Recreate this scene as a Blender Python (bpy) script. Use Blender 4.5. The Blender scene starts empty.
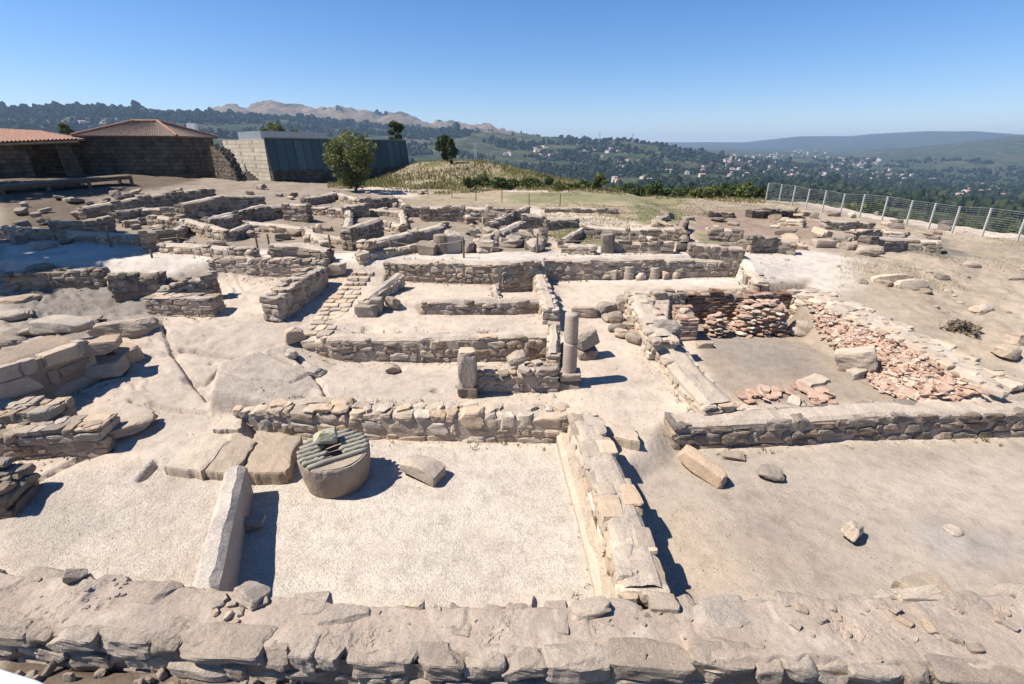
import bpy, math, random
import numpy as np
from mathutils import Vector, Matrix

R = math.radians
rng = np.random.default_rng(11)
random.seed(5)
S = bpy.context.scene
COL = S.collection

# ------------------------------------------------------------------ camera, sky, sun, exposure
F = 484.0; TH = math.atan(192 / F); H = 6.0
cd = bpy.data.cameras.new('camera'); cam = bpy.data.objects.new('camera', cd); COL.objects.link(cam)
cam.location = (0, 0, H); cam.rotation_euler = (R(90) - TH, 0, 0)
cd.sensor_width = 36.0; cd.lens = 36.0 * F / 1024.0
cd.clip_start = 0.05; cd.clip_end = 40000
S.camera = cam

SUN_EL = 53.0; SUN_AZ = -99.0            # azimuth clockwise from +Y: left of the camera, a little behind it
w = bpy.data.worlds.new('World'); S.world = w; w.use_nodes = True
nt = w.node_tree; nt.nodes.clear()
sky = nt.nodes.new('ShaderNodeTexSky'); sky.sky_type = 'NISHITA'; sky.sun_disc = False
sky.sun_elevation = R(SUN_EL); sky.sun_rotation = R(SUN_AZ)
sky.altitude = 300; sky.air_density = 1.0; sky.dust_density = 0.0; sky.ozone_density = 3.0
bg = nt.nodes.new('ShaderNodeBackground'); bg.inputs['Strength'].default_value = 0.068
wo = nt.nodes.new('ShaderNodeOutputWorld')
hs = nt.nodes.new('ShaderNodeHueSaturation'); hs.inputs['Saturation'].default_value = 1.3
tn = nt.nodes.new('ShaderNodeMix'); tn.data_type = 'RGBA'; tn.blend_type = 'MULTIPLY'; tn.inputs[0].default_value = 1; tn.inputs[7].default_value = (.98, .97, 1.12, 1)
nt.links.new(sky.outputs[0], hs.inputs['Color']); nt.links.new(hs.outputs[0], tn.inputs[6]); nt.links.new(tn.outputs[2], bg.inputs[0]); nt.links.new(bg.outputs[0], wo.inputs[0])
sd = bpy.data.lights.new('sun', 'SUN'); sd.energy = 5.0; sd.angle = R(0.53); sd.color = (1.0, 0.95, 0.87)
sun = bpy.data.objects.new('sun', sd); COL.objects.link(sun)
tosun = Vector((math.sin(R(SUN_AZ)) * math.cos(R(SUN_EL)), math.cos(R(SUN_AZ)) * math.cos(R(SUN_EL)), math.sin(R(SUN_EL))))
sun.rotation_euler = (-tosun).to_track_quat('-Z', 'Y').to_euler(); sun.location = (-20, -5, 40)
S.view_settings.view_transform = 'Standard'; S.view_settings.look = 'None'
S.view_settings.exposure = 0.89; S.view_settings.gamma = 1.0
S.view_settings.use_curve_mapping = False
S.cycles.max_bounces = 6; S.cycles.diffuse_bounces = 3; S.cycles.volume_bounces = 0
S.cycles.use_denoising = True

# ------------------------------------------------------------------ measuring: a pixel of the photo, met with a height or a distance
def ray(x, y):
    u = (x - 512) / F; v = (342 - y) / F; c, s = math.cos(TH), math.sin(TH)
    return (u, c + v * s, -s + v * c)
def P(x, y, z):
    d = ray(x, y); t = (z - H) / d[2]
    return (d[0] * t, d[1] * t, z)
def D(x, y, Y):
    d = ray(x, y); t = Y / d[1]
    return (d[0] * t, Y, H + d[2] * t)

# ------------------------------------------------------------------ noise
def _h(i, j, k):
    n = (i * 374761393 + j * 668265263 + k * 2147483647 * 31) & 0xffffffff
    n = ((n ^ (n >> 13)) * 1274126177) & 0xffffffff
    return ((n ^ (n >> 16)) & 0xffff) / 65535.0
def vnoise(x, y, k=0):
    x = np.asarray(x, float); y = np.asarray(y, float)
    i = np.floor(x).astype(np.int64); j = np.floor(y).astype(np.int64)
    fx = x - i; fy = y - j; fx = fx * fx * (3 - 2 * fx); fy = fy * fy * (3 - 2 * fy)
    a = _h(i, j, k); b = _h(i + 1, j, k); c = _h(i, j + 1, k); d = _h(i + 1, j + 1, k)
    return (a + (b - a) * fx) * (1 - fy) + (c + (d - c) * fx) * fy
def fbm(x, y, oct=4, k=0):
    s = 0; a = 0.5
    for o in range(oct):
        s = s + a * (vnoise(np.asarray(x) * 2 ** o, np.asarray(y) * 2 ** o, k + o * 7) - 0.5); a *= 0.5
    return s * 2          # roughly -1 .. 1
def sstep(a, b, x):
    t = np.clip((x - a) / (b - a), 0, 1); return t * t * (3 - 2 * t)

# ------------------------------------------------------------------ mesh collecting
class MB:
    def __init__(s): s.v = []; s.f4 = []; s.f3 = []; s.m4 = []; s.m3 = []; s.t = []; s.n = 0
    def add(s, v, f, mat=0, tint=None):
        v = np.asarray(v, float).reshape(-1, 3); f = np.asarray(f, np.int64)
        (s.f4 if f.shape[1] == 4 else s.f3).append(f + s.n)
        (s.m4 if f.shape[1] == 4 else s.m3).append(np.full(len(f), mat))
        s.v.append(v); s.t.append(np.full(len(v), rng.random() if tint is None else tint) if np.ndim(tint) == 0 else np.asarray(tint))
        s.n += len(v)
    def box(s, c, d, yaw=0, mat=0, tint=None, rot=None):
        v = np.array([(i, j, k) for i in (-.5, .5) for j in (-.5, .5) for k in (-.5, .5)]) * d
        if rot is None: rot = np.array(Matrix.Rotation(yaw, 3, 'Z'))
        s.add(v @ rot.T + np.asarray(c), [(0, 1, 3, 2), (4, 6, 7, 5), (0, 4, 5, 1), (2, 3, 7, 6), (0, 2, 6, 4), (1, 5, 7, 3)], mat, tint)
    def tube(s, pts, r, seg=8, mat=0, tint=.5, caps=True):
        pts = [Vector(p) for p in pts]; rs = r if hasattr(r, '__len__') else [r] * len(pts)
        V = []; n = len(pts)
        for i, p in enumerate(pts):
            d = (pts[min(i + 1, n - 1)] - pts[max(i - 1, 0)]).normalized()
            a = d.cross(Vector((0, 0, 1)) if abs(d.z) < .95 else Vector((1, 0, 0))).normalized(); b = d.cross(a)
            for k in range(seg):
                t = 2 * math.pi * k / seg; V.append(p + (a * math.cos(t) + b * math.sin(t)) * rs[i])
        q = [(i * seg + k, i * seg + (k + 1) % seg, (i + 1) * seg + (k + 1) % seg, (i + 1) * seg + k) for i in range(n - 1) for k in range(seg)]
        if caps:
            V += [pts[0], pts[-1]]; c0 = len(V) - 2; c1 = c0 + 1
            b = (n - 1) * seg
            tr = [(c0, (k + 1) % seg, k) for k in range(seg)] + [(c1, b + k, b + (k + 1) % seg) for k in range(seg)]
            n0 = s.n
            s.add([tuple(x) for x in V], q, mat, tint)
            s.f3.append(np.array(tr) + n0); s.m3.append(np.full(len(tr), mat))
        else: s.add([tuple(x) for x in V], q, mat, tint)
    def build(s, name, mats, parent=None, loc=None, smooth=False, local=False):
        v = np.concatenate(s.v); t = np.concatenate(s.t)
        if loc is None:
            if parent is None and not local: loc = ((v[:, 0].min() + v[:, 0].max()) / 2, (v[:, 1].min() + v[:, 1].max()) / 2, v[:, 2].min())
            else: loc = (0, 0, 0)
        base = Vector(loc)
        off = np.array(base)
        if parent is not None and not local: off = off + np.array(parent.location) + (np.array(parent.parent.location) if parent.parent else 0)
        v = v - off
        fs = []
        me = bpy.data.meshes.new(name)
        f4 = np.concatenate(s.f4) if s.f4 else np.zeros((0, 4), int); f3 = np.concatenate(s.f3) if s.f3 else np.zeros((0, 3), int)
        m = np.concatenate([np.concatenate(s.m4) if s.m4 else np.zeros(0), np.concatenate(s.m3) if s.m3 else np.zeros(0)]).astype(np.int32)
        loops = np.concatenate([f4.ravel(), f3.ravel()]).astype(np.int32)
        starts = np.concatenate([np.arange(len(f4)) * 4, len(f4) * 4 + np.arange(len(f3)) * 3]).astype(np.int32)
        me.vertices.add(len(v)); me.vertices.foreach_set('co', v.astype(np.float32).ravel())
        me.loops.add(len(loops)); me.loops.foreach_set('vertex_index', loops)
        me.polygons.add(len(starts)); me.polygons.foreach_set('loop_start', starts)
        me.polygons.foreach_set('material_index', m)
        me.polygons.foreach_set('use_smooth', np.full(len(starts), smooth))
        me.update(calc_edges=True)
        a = me.attributes.new('tint', 'FLOAT', 'POINT'); a.data.foreach_set('value', t.astype(np.float32))
        for x in (mats if isinstance(mats, (list, tuple)) else [mats]): me.materials.append(x)
        o = bpy.data.objects.new(name, me); COL.objects.link(o); o.location = base
        if parent is not None: o.parent = parent
        return o

def tag(o, label, cat, group=None, kind=None):
    if label: o['label'] = label
    if cat: o['category'] = cat
    if group: o['group'] = group
    if kind: o['kind'] = kind
    return o
def empty(name, loc, label, cat, group=None):
    o = bpy.data.objects.new(name, None); COL.objects.link(o); o.location = loc
    o.empty_display_size = .2
    return tag(o, label, cat, group)
def copy_tree(o, parent=None):
    c = o.copy(); COL.objects.link(c)
    if parent: c.parent = parent
    for ch in list(o.children): copy_tree(ch, c)
    return c

# ------------------------------------------------------------------ materials
class NT:
    def __init__(s, name):
        s.m = bpy.data.materials.new(name); s.m.use_nodes = True; s.t = s.m.node_tree; s.t.nodes.clear()
        s.out = s.n('ShaderNodeOutputMaterial'); s.b = s.n('ShaderNodeBsdfPrincipled'); s.l(s.b.outputs[0], s.out.inputs[0])
    def n(s, k): return s.t.nodes.new(k)
    def l(s, a, b): s.t.links.new(a, b)
    def pos(s, world=False):
        if world: return s.n('ShaderNodeNewGeometry').outputs['Position']
        return s.n('ShaderNodeTexCoord').outputs['Object']
    def noise(s, co, scale, detail=6, rough=.6):
        t = s.n('ShaderNodeTexNoise'); s.l(co, t.inputs['Vector']); t.inputs['Scale'].default_value = scale
        t.inputs['Detail'].default_value = detail; t.inputs['Roughness'].default_value = rough; return t.outputs['Fac']
    def voro(s, co, scale, feat='F1', out='Distance'):
        t = s.n('ShaderNodeTexVoronoi'); t.feature = feat; s.l(co, t.inputs['Vector']); t.inputs['Scale'].default_value = scale; return t.outputs[out]
    def ramp(s, f, stops):
        r = s.n('ShaderNodeValToRGB'); s.l(f, r.inputs[0]); e = r.color_ramp.elements
        while len(e) < len(stops): e.new(.5)
        for i, (p, c) in enumerate(stops):
            e[i].position = p; e[i].color = (c[0], c[1], c[2], 1) if hasattr(c, '__len__') else (c, c, c, 1)
        return r.outputs[0]
    def math(s, op, a, b=None, c=None):
        m = s.n('ShaderNodeMath'); m.operation = op
        for i, q in enumerate((a, b, c)):
            if q is None: continue
            if isinstance(q, (int, float)): m.inputs[i].default_value = q
            else: s.l(q, m.inputs[i])
        return m.outputs[0]
    def mix(s, f, a, b, mode='MIX'):
        m = s.n('ShaderNodeMix'); m.data_type = 'RGBA'; m.blend_type = mode
        for i, q in ((0, f), (6, a), (7, b)):
            if isinstance(q, (int, float)): m.inputs[i].default_value = q
            elif isinstance(q, tuple): m.inputs[i].default_value = (*q, 1)
            else: s.l(q, m.inputs[i])
        return m.outputs[2]
    def attr(s, name, out='Fac'):
        a = s.n('ShaderNodeAttribute'); a.attribute_name = name; return a.outputs[out]
    def bump(s, h, dist, strength=1.0, prev=None):
        b = s.n('ShaderNodeBump'); b.inputs['Distance'].default_value = dist; b.inputs['Strength'].default_value = strength
        s.l(h, b.inputs['Height'])
        if prev is not None: s.l(prev, b.inputs['Normal'])
        return b.outputs[0]
    def done(s, col, rough=.9, normal=None, spec=.2):
        if isinstance(col, tuple): s.b.inputs['Base Color'].default_value = (*col, 1)
        else: s.l(col, s.b.inputs['Base Color'])
        s.b.inputs['Roughness'].default_value = rough; s.b.inputs['Specular IOR Level'].default_value = spec
        if normal is not None: s.l(normal, s.b.inputs['Normal'])
        return s.m

def stone_mat(name, dark, mid, light, speck=70, med=5, bump=.025, spot=None, spk=(.60, 1.2), hue=True):
    m = NT(name); co = m.pos()
    ti = m.attr('tint')
    oi = m.n('ShaderNodeObjectInfo').outputs['Random']
    v = m.n('ShaderNodeVectorMath'); v.operation = 'ADD'; m.l(co, v.inputs[0])
    cmb = m.n('ShaderNodeCombineXYZ'); m.l(m.math('MULTIPLY', oi, 37.0), cmb.inputs[0]); m.l(cmb.outputs[0], v.inputs[1])
    co = v.outputs[0]
    a = m.noise(co, med, 8, .65); b = m.noise(co, speck, 3, .7)
    f = m.math('ADD', m.math('MULTIPLY', a, .55), m.math('MULTIPLY', ti, .58))
    c = m.ramp(f, [(.24, dark), (.55, mid), (.88, light)])
    sp = m.ramp(b, [(.30, spk[0]), (.5, 1.0), (.72, spk[1])])
    c = m.mix(1.0, c, sp, 'MULTIPLY')
    bl = m.ramp(m.noise(co, 2.1, 5, .6), [(.35, (.86, .84, .83)), (.65, (1.08, 1.03, .97))])
    c = m.mix(1.0, c, bl, 'MULTIPLY')
    if hue: c = m.mix(1.0, c, m.ramp(m.math('FRACT', m.math('MULTIPLY', ti, 7.31)), [(0, (1.1, .98, .86)), (.35, (1.03, 1., .96)), (.6, (.94, .95, .97)), (.85, (.88, .86, .835)), (1, (.76, .735, .71))]), 'MULTIPLY')
    if spot: c = m.mix(m.ramp(m.noise(co, spot[1], 6, .65), [(.55, 0.), (.66, spot[2])]), c, spot[0])
    n = m.bump(m.noise(co, 14, 10, .68), bump * 1.6, .9)
    n = m.bump(m.noise(co, 90, 4, .7), bump * .3, .8, n)
    return m.done(c, .92, n)

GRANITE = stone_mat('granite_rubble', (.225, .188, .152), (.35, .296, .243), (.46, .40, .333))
GRANITE_GREY = stone_mat('granite_grey', (.15, .13, .108), (.245, .212, .178), (.35, .308, .26), spot=((.08, .078, .07), 3, .45))  # grey granite, darkened partly for the shaded faces of the far walls
GRANITE_PALE = stone_mat('granite_pale', (.31, .255, .20), (.42, .356, .288), (.51, .45, .375), bump=.018)
GRANITE_DARK = stone_mat('weathered_granite', (.05, .044, .038), (.10, .088, .075), (.19, .165, .14), spot=((.025, .026, .022), 2.5, .7))
LICHEN = stone_mat('lichen_stone', (.24, .215, .16), (.35, .32, .24), (.45, .42, .33), spot=((.25, .26, .07), 5, .75), hue=False)
TILE = stone_mat('broken_tile', (.31, .195, .14), (.42, .295, .225), (.48, .415, .345), speck=40, bump=.008, hue=False)
MORTAR = stone_mat('dusty_mortar', (.325, .27, .215), (.415, .35, .285), (.48, .415, .35), speck=45, med=3, bump=.02, hue=False)
MORTAR_BROWN = stone_mat('earth_mortar', (.20, .15, .11), (.275, .215, .165), (.36, .29, .22), speck=50, med=3, bump=.03, hue=False)
MORTAR_DARK = stone_mat('dark_earth_joint', (.07, .052, .038), (.12, .092, .07), (.20, .16, .12), speck=50, bump=.02, hue=False)
def plain(name, col, rough=.6, metal=0, var=.15):
    m = NT(name); co = m.pos()
    a = m.ramp(m.noise(co, 6, 6, .6), [(.3, tuple(c * (1 - var) for c in col)), (.7, tuple(min(1, c * (1 + var)) for c in col))])
    m.b.inputs['Metallic'].default_value = metal
    return m.done(a, rough, m.bump(m.noise(co, 40, 4), .004, .5), .4)
WOOD = plain('weathered_wood', (.16, .115, .075), .85, 0, .35)
WHITE = plain('white_paint', (.78, .78, .76), .45)
CONCRETE = plain('concrete_post', (.36, .35, .33), .85)
WIRE = plain('galvanised_wire', (.36, .37, .37), .5, .4)
ROPE = plain('rope', (.30, .26, .2), .9)
def leaf_mat(name, a, b):
    m = NT(name); t = m.attr('tint'); c = m.ramp(t, [(0, a), (1, b)])
    m.b.inputs['Subsurface Weight'].default_value = 0
    tr = m.n('ShaderNodeBsdfTranslucent'); m.l(c, tr.inputs[0]); mx = m.n('ShaderNodeMixShader'); mx.inputs[0].default_value = .3
    mm = m.done(c, .6, None, .25)
    m.l(m.b.outputs[0], mx.inputs[1]); m.l(tr.outputs[0], mx.inputs[2]); m.l(mx.outputs[0], m.out.inputs[0]); return mm
LEAF = leaf_mat('olive_leaf', (.06, .078, .022), (.20, .21, .065))
LEAF_DARK = leaf_mat('dark_leaf', (.028, .044, .016), (.095, .12, .04))
GRASSB = leaf_mat('dry_grass_blade', (.12, .11, .04), (.31, .26, .115))
GRASSG = leaf_mat('green_grass_blade', (.11, .115, .04), (.25, .22, .09))
BARK = plain('bark', (.11, .085, .065), .95, 0, .4)

TILE_DARK = stone_mat('dark_tile', (.12, .075, .055), (.23, .15, .112), (.38, .29, .23), speck=40, bump=.01)  # darker, browner tile for the back wall of the tile room
# ------------------------------------------------------------------ stone shapes
def cube_template(n):
    idx = {}; V = []; Q = []
    def vid(p):
        if p not in idx: idx[p] = len(V); V.append(p)
        return idx[p]
    for ax in range(3):
        for sd_ in (0, n):
            for i in range(n):
                for j in range(n):
                    q = []
                    for (a, b) in ((i, j), (i + 1, j), (i + 1, j + 1), (i, j + 1)):
                        p = [0, 0, 0]; p[ax] = sd_; p[(ax + 1) % 3] = a; p[(ax + 2) % 3] = b; q.append(vid(tuple(p)))
                    Q.append(q if sd_ else q[::-1])
    return np.array(V, float) * 2 / n - 1, np.array(Q)
CT = {n: cube_template(n) for n in (1, 2, 3, 4, 6, 8, 12)}
def shape(n, k=6.0, cuts=3, cutoff=(.78, .95), rough=.05, r=None):
    r = r or rng
    v, q = CT[n]
    v = np.sign(v) * np.abs(v) ** (.8 if n > 2 else 1)
    s = (np.abs(v) ** k).sum(1) ** (1 / k); v = v / s[:, None] * (1.0 if k > 4 else 1.0)
    for c in range(cuts):
        d = r.normal(size=3); d /= np.linalg.norm(d); h = np.abs(d).sum() * r.uniform(*cutoff) * .78
        e = v @ d - h; v = v - np.outer(np.clip(e, 0, None), d)
    f = r.normal(size=(5, 3)) * np.array([1.5, 1.5, 2.5, 4, 6])[:, None]; ph = r.uniform(0, 6.3, 5)
    am = np.array([1, .9, .7, .5, .4]) * rough
    nn = (np.sin(v @ f.T + ph) * am).sum(1)
    v = v * (1 + nn[:, None])
    if n >= 6:
        f = r.normal(size=(8, 3)) * 11; ph = r.uniform(0, 6.3, 8)
        v = v * (1 + (np.sin(v @ f.T + ph)).sum(1)[:, None] * rough * .16)
    return v
LIB = {(n, kind): [shape(n, *args) for _ in range(28)] for n in (2, 3, 4, 6, 8, 12)
       for kind, args in (('block', (14, 4, (.80, .98), .03)), ('rubble', (9.5, 6, (.74, .95), .055)), ('boulder', (2.8, 8, (.62, .95), .06)))}
def stone_v(n, kind, dims):
    v = LIB[(n, kind)][rng.integers(28)].copy()
    v = v * rng.choice([-1, 1], 3)[None] if False else v
    a = rng.integers(4)
    if a == 1: v = v * [-1, -1, 1]
    elif a == 2: v = v * [1, -1, -1]
    elif a == 3: v = v * [-1, 1, -1]
    return v * np.array(dims) / 2
def add_stone(mb, c, dims, rot=None, n=3, kind='rubble', mat=0, tint=None):
    v = stone_v(n, kind, dims)
    if rot is not None: v = v @ np.asarray(rot).T
    mb.add(v + np.asarray(c), CT[n][1], mat, tint)
def eul(x=0, y=0, z=0):
    return np.array(Matrix.Rotation(z, 3, 'Z') @ Matrix.Rotation(y, 3, 'Y') @ Matrix.Rotation(x, 3, 'X'))

# ------------------------------------------------------------------ the ground: one sheet, heights and ground colours by zones
def seg_d(px, py, a, b):
    ax, ay = a; bx, by = b; dx, dy = bx - ax, by - ay; L = dx * dx + dy * dy + 1e-9
    t = np.clip(((px - ax) * dx + (py - ay) * dy) / L, 0, 1)
    return np.hypot(px - ax - t * dx, py - ay - t * dy)
def sdf(px, py, poly):            # negative inside
    ins = np.zeros(px.shape, bool); d = np.full(px.shape, 1e9); n = len(poly)
    for i in range(n):
        a, b = poly[i], poly[(i + 1) % n]
        d = np.minimum(d, seg_d(px, py, a, b))
        c = ((a[1] > py) != (b[1] > py)) & (px < (b[0] - a[0]) * (py - a[1]) / (b[1] - a[1] + 1e-12) + a[0]); ins ^= c
    return np.where(ins, -d, d)
def PP(z, *pts): return [P(x, y, z)[:2] for x, y in pts]

LY = [-5, 1, 3.3, 3.7, 4.5, 6.5, 8.5, 10, 12.2, 13.2, 14.6, 16.4, 17.1, 17.5, 20, 30, 38, 45, 60, 85, 120, 200]
LZ = [-2.2, -1.2, .35, .40, .06, .02, .25, .55, .8, 1.12, 1.3, 1.6, 1.95, 2.25, 2.3, 2.55, 2.75, 2.8, 1.6, -4, -10, -20]
RY = [-5, 1, 3.3, 3.7, 6.5, 9.3, 9.95, 13, 16, 19, 26, 35, 43, 60, 85, 120, 200]
RZ = [-2.2, -1.2, .0, .0, .0, .0, .72, 1.15, 1.5, 2.1, 2.15, 2.2, 2.3, .8, -5, -11, -22]
ZONES = [  # polygon, height (number or function or None), blend width, colour or None
 dict(p=PP(.55, (215, 408), (562, 408), (560, 352), (470, 351), (315, 351), (285, 358), (222, 380)), z=lambda x, y: .55 + np.clip(.26 * (-4.9 - x), 0, .5), w=.25),
 dict(p=PP(1.22, (318, 334), (553, 332), (556, 318), (420, 318), (398, 290), (350, 316)), z=lambda x, y: 1.22 + .12 * (y - 13), w=.22),
 dict(p=PP(1.6, (372, 302), (560, 302), (547, 282), (388, 282)), z=1.58, w=.2),
 dict(p=PP(1.35, (499, 298), (541, 298), (534, 280), (501, 280)), z=1.28, w=.15),
 dict(p=[(-4.3, 17.32), (1.15, 17.32), (1.2, 17.95), (8.8, 18.5), (9.1, 20.5), (-4.3, 20.5)], z=2.28, w=.3),
 dict(p=[(1.35, 15.5), (8.6, 16.0), (8.6, 18.3), (1.3, 17.75)], z=1.47, w=.2),
 dict(p=[(1.3, 9.9), (3.0, 9.9), (3.9, 13.2), (4.7, 16.4), (1.6, 16.4)], z=lambda x, y: .55 + (y - 10) * .135, w=.4),
 dict(p=PP(.5, (672, 318.5), (800, 316), (920, 402), (735, 405), (690, 370), (670, 340)), z=.5, w=.25),
 dict(p=[(-5.1, 4.0), (1.4, 4.0), (1.2, 9.35), (-5.9, 9.5), (-5.0, 7.6)], z=0.0, w=.3),
 dict(p=[(1.75, 3.9), (14, 3.9), (14, 9.55), (3.5, 9.0), (3.1, 8.4), (2.0, 7.4)], z=0.0, w=.6),
]
CRATERS = [(395, 369, .55, .22, .16), (437, 392, .5, .12, .12), (462, 388, .5, .12, .07), (212, 365, .7, .1, .08), (188, 378, .7, .14, .1), (372, 352, .55, .3, .08), (318, 371, .6, .2, .08)]
CRACKS = [  # px polyline, z, width, depth
 ([(40, 443), (85, 430), (110, 425)], .45, .05, .07), ([(36, 468), (52, 461), (80, 450), (108, 443)], .4, .06, .12), ([(138, 465), (147, 457), (152, 452)], .45, .06, .13),
 ([(163, 330), (172, 350), (190, 372), (205, 386)], .9, .05, .09), ([(182, 347), (195, 348), (232, 351), (262, 352), (290, 357)], .95, .06, .12), ([(192, 377), (205, 379), (214, 372), (222, 367)], .75, .05, .1),
 ([(150, 400), (182, 406), (215, 408)], .6, .04, .08), ([(222, 385), (250, 390), (292, 384), (310, 372)], .65, .035, .05), ([(130, 398), (160, 405)], .6, .04, .07), ([(290, 357), (308, 366), (321, 379), (326, 392)], .7, .05, .07)]
CRK = [([P(x, y, z)[:2] for x, y in pl], w_, d_) for pl, z, w_, d_ in CRACKS]
CRT = [(P(x, y, z)[:2], r_, d_) for x, y, z, r_, d_ in CRATERS]
FB = [(766, 199, 2.15), (779, 201, 2.1), (792, 204, 2.05), (806, 207.5, 2.0), (822, 211, 1.95), (840, 215, 1.9), (859, 218.5, 1.8), (881, 223, 1.7), (905, 228, 1.6), (927, 233, 1.5), (950, 238, 1.4), (979, 244, 1.3), (1013, 251, 1.2), (1052, 260, 1.1)]
FP = [P(*q)[:2] for q in FB]
def FENCE_OUT(x, y):
    return np.clip((x - np.interp(y, [q[1] for q in FP[::-1]], [q[0] for q in FP[::-1]])) * .93, -5, 200) * sstep(8, 16, y)
MOUND = [(-8.5, 60, 7.5, 7, 1.9), (-11.5, 66, 5, 7, 1.9), (-3.0, 57, 6.5, 5, 1.6), (3, 55, 7, 4, .9), (-26, 70, 8, 10, .3)]

def gz(x, y, fine=True):
    x = np.asarray(x, float); y = np.asarray(y, float)
    zl = np.interp(y, LY, LZ); zr = np.interp(y, RY, RZ)
    t = sstep(7.5, 11.5, x); z = zl * (1 - t) + zr * t
    z = z - .035 * np.clip(x - 12, 0, 30) * sstep(12, 22, y) * (1 - sstep(44, 60, y))
    z = z + .045 * np.clip(-x - 8, 0, 28) * sstep(20, 34, y) * (1 - .6 * sstep(60, 90, y))
    z = z - .22 * np.clip(FENCE_OUT(x, y) - 3.5, 0, 80)
    for (cx, cy, rx, ry, h) in MOUND: z = z + h * np.exp(-((x - cx) / rx) ** 2 - ((y - cy) / ry) ** 2)
    for q in ZONES:
        d = sdf(x, y, q['p']); a = 1 - sstep(-q['w'] * .3, q['w'] * .7, d)
        zz = q['z'](x, y) if callable(q['z']) else q['z']
        z = z * (1 - a) + zz * a
    dr = np.minimum.reduce([seg_d(x, y, a_[:2], b_[:2]) for a_, b_ in zip(RUBT[:-1], RUBT[1:])])
    rz = np.maximum(np.interp(-y, [-q[1] for q in RUBT], [q[2] for q in RUBT]) - .62 * dr, z); ar = 1 - sstep(-.05, .3, sdf(x, y, RUB)); z = z * (1 - ar) + rz * ar
    if fine:
        far = sstep(19, 26, y)
        bed = sstep(9.4, 10.6, y) * (1 - sstep(16, 18, y)) * (1 - sstep(-5.5, -2.5, x))
        z = z + fbm(x * .7, y * .7, 3, 3) * (.035 + .06 * bed + .10 * far) + fbm(x * 3.1, y * 3.1, 3, 9) * (.010 + .012 * bed + .035 * far)
        st = fbm(x * .55 + .4 * y, y * .9, 3, 40) * 4                       # bedrock breaks into low ledges
        z = z + bed * (.02 + .06 * sstep(-8, -11, x)) * (sstep(.35, .65, st - np.floor(st)) - .5) * sstep(-10, -14, x - 4)
        rg = sstep(10, 13, x - .35 * (y - 12)) * sstep(10.5, 12.5, y) * (1 - sstep(26, 30, y)); z = z + rg * (fbm(x * .9, y * .9, 4, 45) * .16 + fbm(x * 3.7, y * 3.7, 3, 46) * .07)
        for pl, w_, d_ in CRK:
            for a, b in zip(pl[:-1], pl[1:]):
                d = seg_d(x + .05 * fbm(x * 5, y * 5, 2, 5), y + .05 * fbm(x * 5, y * 5, 2, 6), a, b); z = z - 1.7 * d_ * np.exp(-(d / w_) ** 2)
        for (c, r_, d_) in CRT: 
            d = np.hypot(x - c[0], y - c[1]) * (1 + .35 * fbm(x * 6, y * 6, 2, 8)); z = z - d_ * np.exp(-(d / r_) ** 4)
    return z
RUBT = [P(803, 297, 1.42), P(842, 317, 1.30), P(884, 337, 1.18), P(935, 366, 1.0), P(985, 396, .8)]
RUB = [q[:2] for q in RUBT] + PP(.55, (905, 400), (880, 391), (862, 374), (845, 363), (822, 346), (800, 326))
GRID = None
def G(x, y):          # height of the ground sheet, read back from its own grid
    a = (math.atan2(x, y) - GA0) / GDA; b = (math.log(max(2.21, math.hypot(x, y))) - GR0) / GDR
    i = int(min(max(a, 0), NA - 2)); j = int(min(max(b, 0), NR - 2)); a = min(max(a - i, 0), 1); b = min(max(b - j, 0), 1)
    return float((GRID[j, i] * (1 - a) + GRID[j, i + 1] * a) * (1 - b) + (GRID[j + 1, i] * (1 - a) + GRID[j + 1, i + 1] * a) * b)

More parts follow.
